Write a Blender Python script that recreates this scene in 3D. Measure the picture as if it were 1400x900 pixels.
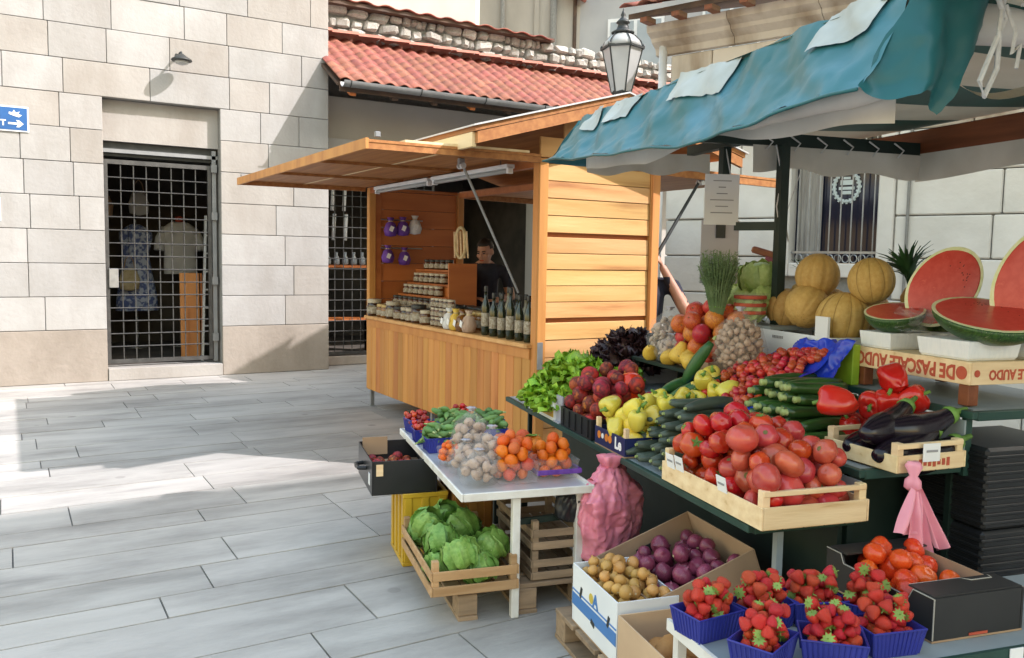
import bpy, bmesh, math, random
from math import sin, cos, pi, radians, sqrt, hypot, atan2
from mathutils import Vector, Matrix, Euler, noise as mnoise

for _o in list(bpy.data.objects): bpy.data.objects.remove(_o)
SC = bpy.context.scene
COL = SC.collection

# ------------------------------------------------------------------ camera
HEAD, PITCH, ROLL = radians(31), math.atan(95 / 1150), radians(1.0)
cd = bpy.data.cameras.new('camera'); cam = bpy.data.objects.new('camera', cd); COL.objects.link(cam)
cd.sensor_fit = 'HORIZONTAL'; cd.sensor_width = 36; cd.lens = 1150 / 1400 * 36
cd.clip_start = .05; cd.clip_end = 500
_f = Vector((sin(HEAD) * cos(PITCH), cos(HEAD) * cos(PITCH), -sin(PITCH)))
_r = Vector((cos(HEAD), -sin(HEAD), 0)); _u = _r.cross(_f)
_R = _r * cos(ROLL) + _u * sin(ROLL); _U = _u * cos(ROLL) - _r * sin(ROLL)
cam.matrix_world = Matrix(((_R.x, _U.x, -_f.x, 0), (_R.y, _U.y, -_f.y, 0), (_R.z, _U.z, -_f.z, 1.6), (0, 0, 0, 1)))
SC.camera = cam

# ------------------------------------------------------------------ sky, sun, exposure
SUN = Vector((.82, -.80, 1.0)).normalized()
W = bpy.data.worlds.new('World'); SC.world = W; W.use_nodes = True
_n = W.node_tree.nodes; _bg = _n['Background']
_sky = _n.new('ShaderNodeTexSky'); _sky.sky_type = 'NISHITA'; _sky.sun_disc = False
_sky.sun_elevation = math.asin(SUN.z); _sky.sun_rotation = atan2(SUN.x, SUN.y)
_sky.air_density = 3.0; _sky.dust_density = 2.0; _sky.ozone_density = 1.2
W.node_tree.links.new(_sky.outputs[0], _bg.inputs['Color']); _bg.inputs['Strength'].default_value = .15
_sl = bpy.data.lights.new('sun', 'SUN'); _sl.energy = 2.15; _sl.angle = radians(.6); _sl.color = (1, .975, .94)
_so = bpy.data.objects.new('sun', _sl); COL.objects.link(_so); _so.location = (10, -10, 20)
_so.rotation_euler = SUN.to_track_quat('Z', 'Y').to_euler()
SC.view_settings.view_transform = 'Standard'; SC.view_settings.look = 'None'
SC.view_settings.exposure = 1.6; SC.view_settings.use_white_balance = True; SC.view_settings.white_balance_temperature = 6500; SC.view_settings.white_balance_tint = 17; SC.view_settings.gamma = 1.0

# ------------------------------------------------------------------ materials
MATS = {}
def M(name, c1, c2=None, scale=8, detail=4, rough=.6, bump=0, bscale=None, rand=.0, hrand=0., metal=0, stretch=(1, 1, 1),
      sss=0, coat=0, c3=None, spec=.5, alpha=None, trans=0, contrast=(.35, .65), ior=1.45, emit=None, dirt=None, spots=0):
    m = bpy.data.materials.new(name); m.use_nodes = True; nt = m.node_tree; N = nt.nodes; LK = nt.links
    b = N['Principled BSDF']
    b.inputs['Roughness'].default_value = rough; b.inputs['Metallic'].default_value = metal
    b.inputs['Specular IOR Level'].default_value = spec; b.inputs['IOR'].default_value = ior
    if sss:
        b.inputs['Subsurface Weight'].default_value = sss; b.inputs['Subsurface Radius'].default_value = (.02, .01, .005)
        b.inputs['Subsurface Scale'].default_value = .5
    if coat: b.inputs['Coat Weight'].default_value = coat; b.inputs['Coat Roughness'].default_value = .15
    if trans: b.inputs['Transmission Weight'].default_value = trans
    if alpha is not None: b.inputs['Alpha'].default_value = alpha
    c2 = c2 or tuple(x * .82 for x in c1)
    tc = N.new('ShaderNodeTexCoord'); oi = N.new('ShaderNodeObjectInfo')
    off = N.new('ShaderNodeVectorMath'); off.operation = 'SCALE'; off.inputs[0].default_value = (17.3, 9.1, 5.7)
    LK.new(oi.outputs['Random'], off.inputs['Scale'])
    add = N.new('ShaderNodeVectorMath'); add.operation = 'ADD'
    LK.new(tc.outputs['Object'], add.inputs[0]); LK.new(off.outputs[0], add.inputs[1])
    mp = N.new('ShaderNodeMapping'); mp.inputs['Scale'].default_value = stretch; LK.new(add.outputs[0], mp.inputs['Vector'])
    nz = N.new('ShaderNodeTexNoise'); nz.inputs['Scale'].default_value = scale; nz.inputs['Detail'].default_value = detail
    LK.new(mp.outputs[0], nz.inputs['Vector'])
    cr = N.new('ShaderNodeValToRGB'); e = cr.color_ramp.elements
    e[0].position = contrast[0]; e[0].color = (*c1, 1); e[1].position = contrast[1]; e[1].color = (*c2, 1)
    if c3: x = e.new((contrast[1] + 1) / 2 - .06); x.color = (*c3, 1)
    LK.new(nz.outputs['Fac'], cr.inputs['Fac']); out = cr.outputs['Color']
    if rand or hrand:
        hs = N.new('ShaderNodeHueSaturation'); LK.new(out, hs.inputs['Color'])
        mr = N.new('ShaderNodeMapRange'); mr.inputs['To Min'].default_value = 1 - rand; mr.inputs['To Max'].default_value = 1 + rand
        LK.new(oi.outputs['Random'], mr.inputs['Value']); LK.new(mr.outputs[0], hs.inputs['Value'])
        if hrand:
            ml = N.new('ShaderNodeMath'); ml.operation = 'MULTIPLY'; ml.inputs[1].default_value = 7.77
            fr = N.new('ShaderNodeMath'); fr.operation = 'FRACT'
            LK.new(oi.outputs['Random'], ml.inputs[0]); LK.new(ml.outputs[0], fr.inputs[0])
            m2 = N.new('ShaderNodeMapRange'); m2.inputs['To Min'].default_value = .5 - hrand; m2.inputs['To Max'].default_value = .5 + hrand
            LK.new(fr.outputs[0], m2.inputs['Value']); LK.new(m2.outputs[0], hs.inputs['Hue'])
        out = hs.outputs['Color']
    if dirt:
        ge = N.new('ShaderNodeNewGeometry'); m3 = N.new('ShaderNodeMapping'); m3.inputs['Scale'].default_value = dirt[2]; LK.new(ge.outputs['Position'], m3.inputs['Vector'])
        dn = N.new('ShaderNodeTexNoise'); dn.inputs['Scale'].default_value = dirt[0]; dn.inputs['Detail'].default_value = 8; dn.inputs['Roughness'].default_value = .68; LK.new(m3.outputs[0], dn.inputs['Vector'])
        dr = N.new('ShaderNodeMapRange'); dr.inputs['From Min'].default_value = .45; dr.inputs['From Max'].default_value = .72; dr.inputs['To Max'].default_value = dirt[1]; LK.new(dn.outputs['Fac'], dr.inputs['Value'])
        fac = dr.outputs[0]
        if spots:
            vo = N.new('ShaderNodeTexVoronoi'); vo.inputs['Scale'].default_value = spots; LK.new(ge.outputs['Position'], vo.inputs['Vector'])
            vr = N.new('ShaderNodeMapRange'); vr.inputs['From Min'].default_value = .05; vr.inputs['From Max'].default_value = .085; vr.inputs['To Min'].default_value = .5; vr.inputs['To Max'].default_value = 0; LK.new(vo.outputs['Distance'], vr.inputs['Value'])
            mx2 = N.new('ShaderNodeMath'); mx2.operation = 'MAXIMUM'; LK.new(fac, mx2.inputs[0]); LK.new(vr.outputs[0], mx2.inputs[1]); fac = mx2.outputs[0]
        mc = N.new('ShaderNodeMix'); mc.data_type = 'RGBA'; LK.new(fac, mc.inputs[0]); LK.new(out, mc.inputs[6]); mc.inputs[7].default_value = (*dirt[3], 1); out = mc.outputs[2]
    LK.new(out, b.inputs['Base Color'])
    if emit: LK.new(out, b.inputs['Emission Color']); b.inputs['Emission Strength'].default_value = emit
    if bump:
        n2 = N.new('ShaderNodeTexNoise'); n2.inputs['Scale'].default_value = bscale or scale * 4; n2.inputs['Detail'].default_value = 5
        LK.new(mp.outputs[0], n2.inputs['Vector'])
        bp = N.new('ShaderNodeBump'); bp.inputs['Strength'].default_value = bump; bp.inputs['Distance'].default_value = .02
        LK.new(n2.outputs['Fac'], bp.inputs['Height']); LK.new(bp.outputs[0], b.inputs['Normal'])
    m.diffuse_color = (*c1, 1); MATS[name] = m
    return m
def thin(name, col, amount, rough=.3):
    """thin film: partly see-through, partly diffuse + glossy"""
    m = bpy.data.materials.new(name); m.use_nodes = True; nt = m.node_tree; N = nt.nodes; LK = nt.links
    b = N['Principled BSDF']; b.inputs['Base Color'].default_value = (*col, 1); b.inputs['Roughness'].default_value = rough
    t = N.new('ShaderNodeBsdfTransparent'); mx = N.new('ShaderNodeMixShader')
    nz = N.new('ShaderNodeTexNoise'); nz.inputs['Scale'].default_value = 30
    tc = N.new('ShaderNodeTexCoord'); LK.new(tc.outputs['Object'], nz.inputs['Vector'])
    mr = N.new('ShaderNodeMapRange'); mr.inputs['To Min'].default_value = amount * .3; mr.inputs['To Max'].default_value = min(1, amount * 1.7)
    LK.new(nz.outputs['Fac'], mr.inputs['Value']); LK.new(mr.outputs[0], mx.inputs['Fac'])
    LK.new(t.outputs[0], mx.inputs[1]); LK.new(b.outputs[0], mx.inputs[2])
    LK.new(mx.outputs[0], N['Material Output'].inputs['Surface']); MATS[name] = m
    return m

M('limestone', (.36, .357, .352), (.315, .311, .302), scale=2.2, detail=7, rough=.85, bump=.22, bscale=22, rand=.09, hrand=.006, dirt=(1.3, .45, (1.2, 1, .35), (.21, .185, .16)))
M('limestone_warm', (.345, .33, .31), (.305, .288, .268), scale=2.0, detail=7, rough=.85, bump=.22, bscale=22, rand=.07, dirt=(1.3, .45, (1.2, 1, .35), (.21, .18, .15)))
M('plinth_stone', (.33, .29, .25), (.29, .255, .22), scale=1.5, rough=.85, bump=.3, bscale=18, rand=.05, dirt=(1.6, .6, (1, 1, .6), (.17, .14, .11)))
M('mortar', (.27, .265, .25), scale=20, rough=.95)
M('old_limestone', (.58, .52, .44), (.34, .27, .20), scale=1.6, detail=6, rough=.9, bump=.4, bscale=14, rand=.10, stretch=(1.6, 1, .45), c3=(.14, .10, .07), contrast=(.42, .62))
M('white_limestone', (.74, .71, .66), (.65, .62, .57), scale=2.5, rough=.85, bump=.35, bscale=12, rand=.06)
M('slab_stone', (.435, .415, .39), (.37, .352, .33), scale=1.9, detail=9, rough=.7, bump=.22, bscale=26, rand=.10, hrand=.004, stretch=(.5, 2.2, 1), contrast=(.38, .62), c3=(.22, .212, .203), dirt=(.9, .75, (.6, 1.6, 1), (.15, .14, .13)), spots=1.7)
M('joint', (.23, .22, .21), scale=30, rough=.95)
M('plaster_white', (.45, .43, .40), (.40, .38, .35), scale=1.2, rough=.9, bump=.1)
M('plaster_tan', (.46, .42, .37), (.34, .31, .27), scale=.8, detail=7, rough=.95, bump=.3, bscale=9, stretch=(1, 1, .5))
M('plaster_grey', (.46, .46, .46), (.37, .37, .38), scale=.7, detail=6, rough=.95, bump=.2)
M('roof_tile', (.31, .11, .075), (.24, .085, .06), scale=7, rough=.8, bump=.25, bscale=40, rand=.18, hrand=.012)
M('ridge_mortar', (.40, .17, .13), (.34, .14, .10), scale=8, rough=.9, bump=.2, rand=.1)
M('rubble', (.46, .45, .42), (.32, .31, .285), scale=6, rough=.95, bump=.5, bscale=20, rand=.2)
M('dark_wood', (.10, .06, .04), (.06, .04, .03), scale=6, rough=.7, rand=.1)
M('zinc', (.28, .29, .30), (.22, .23, .24), scale=5, rough=.5, metal=.4)
M('steel', (.42, .43, .44), (.33, .34, .35), scale=12, rough=.4, metal=.7)
M('grille_steel', (.10, .10, .098), (.07, .07, .07), scale=12, rough=.5, metal=.5)
M('iron_black', (.02, .024, .024), (.035, .038, .038), scale=10, rough=.5)
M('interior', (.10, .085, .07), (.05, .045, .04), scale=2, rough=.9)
M('pine', (.62, .29, .080), (.50, .21, .055), scale=9, detail=6, rough=.55, bump=.12, rand=.14, hrand=.010, stretch=(1, 1, .09), contrast=(.3, .62), c3=(.36, .13, .03))
M('pine_h', (.66, .40, .17), (.55, .30, .105), scale=9, detail=7, rough=.55, bump=.12, rand=.13, hrand=.010, stretch=(.10, 1, 1), contrast=(.3, .60), c3=(.36, .16, .05))
M('pine_red', (.50, .165, .045), (.38, .11, .028), scale=9, detail=6, rough=.5, bump=.1, rand=.14, stretch=(.10, 1, 1), contrast=(.3, .72))
M('pine_roof', (.42, .18, .055), (.30, .11, .03), scale=2.4, detail=5, rough=.55, rand=.1, stretch=(9, .6, 9))
M('pine_pale', (.82, .66, .42), (.70, .52, .28), scale=2.5, detail=5, rough=.6, rand=.06, stretch=(6, .7, 6))
M('roof_felt', (.30, .22, .17), scale=4, rough=.9)
M('crate_wood', (.82, .64, .40), (.70, .51, .29), scale=5, detail=6, rough=.65, bump=.1, rand=.09, hrand=.01, stretch=(.6, 4, 6), c3=(.50, .32, .15))
M('crate_brown', (.50, .31, .16), (.38, .22, .10), scale=5, detail=6, rough=.7, bump=.12, rand=.12, stretch=(.6, 4, 6))
M('pallet_wood', (.36, .25, .16), (.24, .17, .11), scale=5, detail=6, rough=.85, bump=.2, rand=.15, stretch=(.7, 4, 6))
M('cardboard', (.40, .27, .17), (.34, .22, .14), scale=4, rough=.85, rand=.05)
M('cardboard_tan', (.56, .40, .26), (.49, .34, .22), scale=4, rough=.85, rand=.05)
M('carton_white', (.78, .80, .82), (.70, .73, .77), scale=3, rough=.6)
M('carton_blue', (.07, .22, .55), scale=3, rough=.5)
M('carton_black', (.022, .022, .023), (.03, .03, .031), scale=4, rough=.45)
M('carton_edge', (.42, .40, .36), scale=10, rough=.8)
M('plastic_black', (.014, .015, .018), (.022, .023, .026), scale=6, rough=.35)
M('plastic_blue', (.03, .04, .30), (.025, .03, .22), scale=5, rough=.35, rand=.08)
M('plastic_bag_blue', (.02, .06, .62), (.015, .04, .45), scale=6, rough=.25)
M('plastic_yellow', (.62, .40, .03), (.5, .30, .02), scale=4, rough=.4)
M('plastic_orange', (.36, .16, .03), (.28, .11, .02), scale=4, rough=.4)
M('plastic_pink', (.80, .28, .36), (.72, .21, .30), scale=5, rough=.35, sss=.3)
M('plastic_pink_pale', (.82, .36, .46), (.74, .28, .38), scale=5, rough=.42, sss=.15)
M('styrofoam', (.82, .84, .87), (.76, .79, .83), scale=20, rough=.7, bump=.15, bscale=120)
M('green_paint', (.014, .050, .040), (.024, .065, .054), scale=7, rough=.45)
M('green_dark', (.008, .022, .018), (.015, .03, .026), scale=7, rough=.5)
M('shelf_grey', (.30, .34, .36), (.24, .28, .30), scale=4, rough=.5)
M('white_paint', (.74, .73, .70), (.58, .55, .50), scale=9, detail=6, rough=.5, c3=(.36, .27, .2), contrast=(.45, .72))
M('aluminium', (.70, .71, .72), (.6, .61, .62), scale=6, rough=.35, metal=.5)
M('beam_brown', (.24, .075, .03), (.17, .05, .02), scale=4, rough=.5, stretch=(6, .6, 6))
M('tarp_teal', (.006, .09, .10), (.012, .12, .14), scale=2.2, rough=.38, c3=(.02, .16, .2))
M('tarp_blue', (.04, .165, .21), (.025, .125, .14), scale=1.1, detail=6, rough=.42, bump=.15, bscale=5, c3=(.10, .27, .39), contrast=(.40, .58))
M('tarp_green', (.015, .075, .06), (.02, .10, .08), scale=4, rough=.55)
M('tarp_cream', (.80, .74, .60), (.72, .66, .52), scale=4, rough=.6)
M('tarp_faded', (.46, .50, .50), (.36, .40, .40), scale=5, detail=6, rough=.6)
M('tarp_white', (.70, .67, .62), (.56, .53, .48), scale=3, detail=6, rough=.6)
M('rope', (.66, .66, .66), scale=40, rough=.8)
M('paper', (.82, .83, .85), (.77, .78, .80), scale=5, rough=.7)
M('ink', (.34, .34, .36), scale=5, rough=.7)
M('plastic_sleeve', (.42, .41, .48), (.36, .36, .42), scale=4, rough=.3)
M('sign_blue', (.012, .085, .26), (.015, .10, .30), scale=4, rough=.35)
M('sign_white', (.82, .85, .88), scale=4, rough=.4)
M('yellow_card', (.60, .40, .02), scale=4, rough=.5)
M('red_print', (.52, .10, .05), (.42, .07, .04), scale=10, rough=.7)
M('orange_print', (.75, .23, .03), scale=8, rough=.6)
M('navy_print', (.012, .02, .10), scale=8, rough=.5)
M('glass_dark', (.012, .014, .03), (.02, .022, .04), scale=1.5, rough=.12)
M('glass_frost', (.40, .41, .41), (.34, .35, .35), scale=3, rough=.25)
M('window_white', (.78, .79, .80), scale=3, rough=.5)
M('window_pane', (.38, .42, .46), (.30, .34, .38), scale=1, rough=.15)
M('curtain', (.42, .40, .37), (.30, .28, .26), scale=5, rough=.9, stretch=(8, 8, .5))
M('emblem', (.62, .70, .70), scale=6, rough=.5)
# food
M('tomato', (.48, .020, .010), (.55, .05, .014), scale=1.2, rough=.2, rand=.14, hrand=.012, coat=.4)
M('tomato_pink', (.46, .048, .038), (.52, .075, .052), scale=1.2, rough=.26, rand=.14, hrand=.012, coat=.3)
M('tomato_orange', (.66, .055, .010), (.72, .09, .014), scale=7, rough=.25, rand=.1, hrand=.008, sss=.1, coat=.2)
M('tomato_cherry', (.40, .030, .018), (.54, .06, .03), scale=20, rough=.25, rand=.25, hrand=.02, coat=.2)
M('scar', (.20, .15, .06), (.12, .13, .04), scale=40, rough=.8)
M('stem_green', (.16, .30, .06), (.10, .22, .04), scale=30, rough=.6, rand=.15)
M('stem_pale', (.26, .34, .10), (.38, .44, .20), scale=40, rough=.6, rand=.1)
M('strawberry', (.52, .016, .010), (.60, .045, .022), scale=14, rough=.32, bump=.5, bscale=160, rand=.14, hrand=.012, coat=.2)
M('strawberry_leaf', (.17, .30, .05), (.27, .38, .10), scale=30, rough=.6, rand=.2)
M('pepper_yellow', (.72, .56, .055), (.66, .54, .09), scale=5, rough=.28, rand=.08, hrand=.012, coat=.3, sss=.1)
M('pepper_red', (.55, .012, .010), (.62, .03, .015), scale=5, rough=.2, rand=.1, coat=.4)
M('cucumber', (.045, .065, .050), (.07, .095, .072), scale=14, rough=.45, rand=.2, stretch=(3, 3, .6))
M('cucumber_green', (.02, .085, .025), (.04, .13, .04), scale=14, rough=.35, rand=.2, stretch=(3, 3, .6))
M('zucchini', (.014, .05, .012), (.04, .11, .022), scale=16, rough=.32, rand=.35, stretch=(4, 4, .4), coat=.15)
M('eggplant', (.008, .005, .010), (.012, .007, .014), scale=4, rough=.22, coat=.15)
M('peach', (.40, .035, .022), (.10, .012, .018), scale=1.1, detail=2, rough=.6, rand=.3, hrand=.02, c3=(.58, .15, .035), contrast=(.40, .56))
M('apple', (.62, .14, .03), (.44, .045, .03), scale=8, rough=.35, rand=.15, hrand=.03, c3=(.70, .32, .06))
M('pear', (.72, .48, .07), (.64, .40, .06), scale=8, rough=.45, rand=.08, c3=(.45, .25, .05))
M('tangerine', (.74, .17, .008), (.66, .12, .006), scale=9, rough=.4, bump=.2, bscale=110, rand=.1, hrand=.012)
M('apricot', (.66, .14, .03), (.58, .08, .03), scale=9, rough=.55, rand=.1, hrand=.012)
M('potato', (.56, .36, .15), (.46, .27, .11), scale=12, rough=.6, bump=.2, rand=.14, hrand=.01, c3=(.36, .2, .09))
M('onion_yellow', (.56, .33, .10), (.46, .23, .06), scale=6, rough=.4, rand=.14, hrand=.01, stretch=(5, 5, .5), c3=(.64, .48, .22))
M('onion_red', (.15, .018, .05), (.26, .06, .11), scale=6, rough=.3, rand=.25, stretch=(5, 5, .5), c3=(.55, .34, .38))
M('sweet_potato', (.52, .26, .08), (.42, .19, .06), scale=8, rough=.7, bump=.3, rand=.1)
M('garlic', (.46, .34, .26), (.34, .22, .16), scale=9, rough=.55, rand=.1, stretch=(5, 5, .6), c3=(.46, .28, .24))
M('mushroom', (.52, .42, .34), (.38, .28, .22), scale=9, rough=.75, rand=.18, c3=(.28, .2, .16))
M('cabbage', (.20, .36, .08), (.12, .26, .045), scale=5, detail=6, rough=.45, rand=.15, hrand=.01, c3=(.40, .52, .22), contrast=(.4, .66))
M('cabbage_pale', (.44, .56, .22), (.34, .48, .15), scale=5, detail=6, rough=.45, rand=.1, c3=(.60, .68, .40))
M('lettuce', (.30, .50, .04), (.17, .36, .02), scale=7, rough=.45, rand=.22, hrand=.012, c3=(.46, .62, .12))
M('lettuce_dark', (.022, .010, .012), (.05, .022, .028), scale=14, rough=.4, rand=.35, c3=(.05, .05, .03))
M('herb', (.12, .20, .08), (.19, .28, .13), scale=10, rough=.7, rand=.2)
M('leaf_dark', (.012, .05, .014), (.03, .09, .03), scale=8, rough=.4, rand=.2)
M('melon', (.60, .38, .13), (.53, .31, .09), scale=6, detail=7, rough=.55, bump=.3, bscale=60, rand=.07, hrand=.008, c3=(.68, .45, .2))
M('melon_seam', (.36, .22, .07), scale=10, rough=.7)
M('wm_flesh', (.58, .075, .055), (.52, .05, .036), scale=7, rough=.32, c3=(.62, .10, .07), coat=.1)
M('wm_white', (.74, .74, .52), (.62, .68, .36), scale=8, rough=.4)
M('wm_rind', (.05, .12, .03), (.012, .045, .014), scale=6, detail=5, rough=.35, stretch=(6, 1.2, 1.2), c3=(.22, .30, .14), contrast=(.42, .6))
M('wm_seed', (.02, .01, .008), scale=8, rough=.4)
M('okra', (.09, .20, .05), (.14, .27, .08), scale=10, rough=.5, rand=.3, hrand=.01)
M('berry', (.30, .02, .02), scale=20, rough=.3, rand=.3)
# kiosk goods
M('jar_dark', (.05, .018, .008), (.09, .03, .01), scale=6, rough=.12, rand=.5, coat=.6)
M('jar_honey', (.30, .12, .02), (.22, .08, .012), scale=6, rough=.12, rand=.4, coat=.6)
M('lid_dark', (.03, .03, .03), scale=6, rough=.35)
M('lid_gold', (.48, .34, .14), scale=6, rough=.35, metal=.3)
M('lid_white', (.50, .44, .34), scale=6, rough=.4)
M('label_white', (.44, .40, .33), (.22, .17, .11), scale=70, rough=.6)
M('label_blue', (.22, .36, .58), (.62, .68, .74), scale=45, rough=.6, contrast=(.45, .55))
M('bottle_green', (.012, .02, .010), (.02, .028, .014), scale=5, rough=.1, coat=.5)
M('bottle_clear', (.22, .20, .12), (.17, .15, .09), scale=5, rough=.1, coat=.5)
M('lavender', (.10, .03, .26), (.16, .06, .36), scale=30, rough=.7)
M('cloth_white', (.70, .70, .70), (.60, .60, .62), scale=6, rough=.9)
M('cloth_print', (.50, .56, .70), (.10, .14, .34), scale=16, rough=.9, contrast=(.45, .55))
M('cloth_navy', (.018, .02, .035), (.026, .028, .045), scale=14, rough=.9)
M('denim', (.05, .06, .10), scale=14, rough=.9)
M('skin', (.50, .27, .19), (.44, .22, .15), scale=12, rough=.5, sss=.1)
M('hair', (.022, .015, .012), scale=30, rough=.6)
M('raffia', (.62, .52, .32), (.5, .4, .22), scale=20, rough=.8)
thin('film_clear', (.80, .82, .84), .10)
thin('film_net', (.82, .72, .64), .10, .5)

# ------------------------------------------------------------------ mesh helpers
class MB:
    def __init__(s): s.v = []; s.f = []; s.m = []; s.mi = 0
    def add(s, vs, fs):
        o = len(s.v); s.v += [tuple(x) for x in vs]; s.f += [tuple(i + o for i in f) for f in fs]; s.m += [s.mi] * len(fs); return s
    def box(s, c, d, rz=0, ch=0, rx=0, ry=0):
        hx, hy, hz = d[0] / 2, d[1] / 2, d[2] / 2
        if ch:
            ch = min(ch, hx * .45, hy * .45, hz * .45); vs = []; fs = []
            bm = bmesh.new(); bmesh.ops.create_cube(bm, size=1)
            for v in bm.verts: v.co = (v.co.x * 2 * hx, v.co.y * 2 * hy, v.co.z * 2 * hz)
            bmesh.ops.bevel(bm, geom=bm.edges[:], offset=ch, segments=1, affect='EDGES')
            bm.verts.ensure_lookup_table(); vs = [v.co.copy() for v in bm.verts]; fs = [tuple(v.index for v in f.verts) for f in bm.faces]; bm.free()
        else:
            vs = [Vector((x, y, z)) for x in (-hx, hx) for y in (-hy, hy) for z in (-hz, hz)]
            fs = [(0, 1, 3, 2), (4, 6, 7, 5), (0, 4, 5, 1), (2, 3, 7, 6), (0, 2, 6, 4), (1, 5, 7, 3)]
        if rx or ry or rz:
            R = Euler((rx, ry, rz)).to_matrix(); vs = [R @ v for v in vs]
        c = Vector(c); return s.add([v + c for v in vs], fs)
    def b2(s, x0, x1, y0, y1, z0, z1, ch=0):
        return s.box(((x0 + x1) / 2, (y0 + y1) / 2, (z0 + z1) / 2), (abs(x1 - x0), abs(y1 - y0), abs(z1 - z0)), ch=ch)
    def bar(s, p, q, w, h=None, up=(0, 0, 1)):
        p, q = Vector(p), Vector(q); h = h or w; d = (q - p).normalized(); u = Vector(up)
        if abs(d.dot(u)) > .99: u = Vector((0, 1, 0))
        a = d.cross(u).normalized() * w / 2; b = a.cross(d).normalized() * h / 2
        vs = [p - a - b, p + a - b, p + a + b, p - a + b, q - a - b, q + a - b, q + a + b, q - a + b]
        return s.add(vs, [(0, 1, 2, 3), (7, 6, 5, 4), (0, 4, 5, 1), (1, 5, 6, 2), (2, 6, 7, 3), (3, 7, 4, 0)])
    def tube(s, pts, r, n=8, cap=True):
        pts = [Vector(p) for p in pts]; k = len(pts); rs = r if isinstance(r, (list, tuple)) else [r] * k
        vs = []; a0 = None
        for i, p in enumerate(pts):
            d = (pts[min(i + 1, k - 1)] - pts[max(i - 1, 0)]).normalized()
            if a0 is None:
                a0 = d.orthogonal().normalized()
            a0 = (a0 - d * a0.dot(d)).normalized(); b = d.cross(a0)
            vs += [p + (a0 * cos(2 * pi * j / n) + b * sin(2 * pi * j / n)) * rs[i] for j in range(n)]
        fs = [(i * n + j, i * n + (j + 1) % n, (i + 1) * n + (j + 1) % n, (i + 1) * n + j) for i in range(k - 1) for j in range(n)]
        if cap: fs += [tuple(range(n - 1, -1, -1)), tuple(range((k - 1) * n, k * n))]
        return s.add(vs, fs)
    def lathe(s, prof, n=16, mod=None, c=(0, 0, 0)):
        """prof: (r,z) list bottom to top; mod(theta, t, r, z)->(r,z)"""
        c = Vector(c); k = len(prof); vs = []
        for i, (r, z) in enumerate(prof):
            for j in range(n):
                th = 2 * pi * j / n; rr, zz = mod(th, i / (k - 1), r, z) if mod else (r, z)
                vs.append(c + Vector((rr * cos(th), rr * sin(th), zz)))
        fs = [(i * n + j, i * n + (j + 1) % n, (i + 1) * n + (j + 1) % n, (i + 1) * n + j) for i in range(k - 1) for j in range(n)]
        fs += [tuple(range(n - 1, -1, -1)), tuple(range((k - 1) * n, k * n))]
        return s.add(vs, fs)
    def grid(s, fn, nu, nv):
        vs = [fn(i / nu, j / nv) for i in range(nu + 1) for j in range(nv + 1)]
        fs = [(i * (nv + 1) + j, (i + 1) * (nv + 1) + j, (i + 1) * (nv + 1) + j + 1, i * (nv + 1) + j + 1) for i in range(nu) for j in range(nv)]
        return s.add(vs, fs)
    def mesh(s, name, smooth=False):
        me = bpy.data.meshes.new(name); me.from_pydata(s.v, [], s.f); 
        if smooth: me.polygons.foreach_set('use_smooth', [True] * len(me.polygons))
        if any(s.m): me.polygons.foreach_set('material_index', s.m)
        me.validate(); me.update(); return me
def rumple(mb, amp, sc, oct=3, seed=0, keep=None, zs=None):
    """crumple a mesh with ridged noise"""
    out = []
    for x, y, z in mb.v:
        p = Vector((x, y, z)); d = Vector((0, 0, 0)); a = amp; s = sc
        for k in range(oct):
            for ax in range(3):
                n = mnoise.noise(Vector((p.x, p.y, p.z * (zs or 1))) * s + Vector((seed * 7.1 + ax * 31.7, k * 13.3, ax * 5.9))); d[ax] += a * (1 - 2.6 * abs(n)) * (1 if ax < 2 or not zs else .3)
            a *= .55; s *= 1.9
        f = keep(p) if keep else 1
        out.append(tuple(p + d * f))
    mb.v = out; return mb
def sphere_prof(r, k, z=1.0): return [(max(r * sin(pi * i / k), 1e-4), -r * cos(pi * i / k) * z) for i in range(k + 1)]
def smat(me, *mats):
    me.materials.clear()
    for m in mats: me.materials.append(MATS[m])
    return me
def new(name, me, mat=None, parent=None, loc=(0, 0, 0), rot=(0, 0, 0), scale=None, smooth=False):
    if isinstance(me, MB): me = me.mesh(name, smooth)
    if mat and not me.materials: me.materials.append(MATS[mat])
    o = bpy.data.objects.new(name, me); COL.objects.link(o)
    o.parent = parent; o.location = loc; o.rotation_euler = rot
    if scale: o.scale = (scale,) * 3 if isinstance(scale, (int, float)) else scale
    return o
def tag(o, label=None, cat=None, group=None, kind=None):
    if label: o['label'] = label
    if cat: o['category'] = cat
    if group: o['group'] = group
    if kind: o['kind'] = kind
    return o
def thing(name, label, cat, loc=(0, 0, 0), rz=0, group=None):
    o = bpy.data.objects.new(name, None); COL.objects.link(o); o.empty_display_size = .1
    o.location = loc; o.rotation_euler = (0, 0, rz); return tag(o, label, cat, group)
def solo(name, me, mat, label, cat, loc=(0, 0, 0), rot=(0, 0, 0), group=None, scale=None, smooth=False):
    return tag(new(name, me, mat, None, loc, rot, scale, smooth), label, cat, group)
def wpart(name, mb, mat, root, smooth=False):
    """part whose mesh is written in world coordinates, under an unrotated root"""
    return new(name, mb, mat, root, loc=-Vector(root.location), smooth=smooth)
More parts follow.
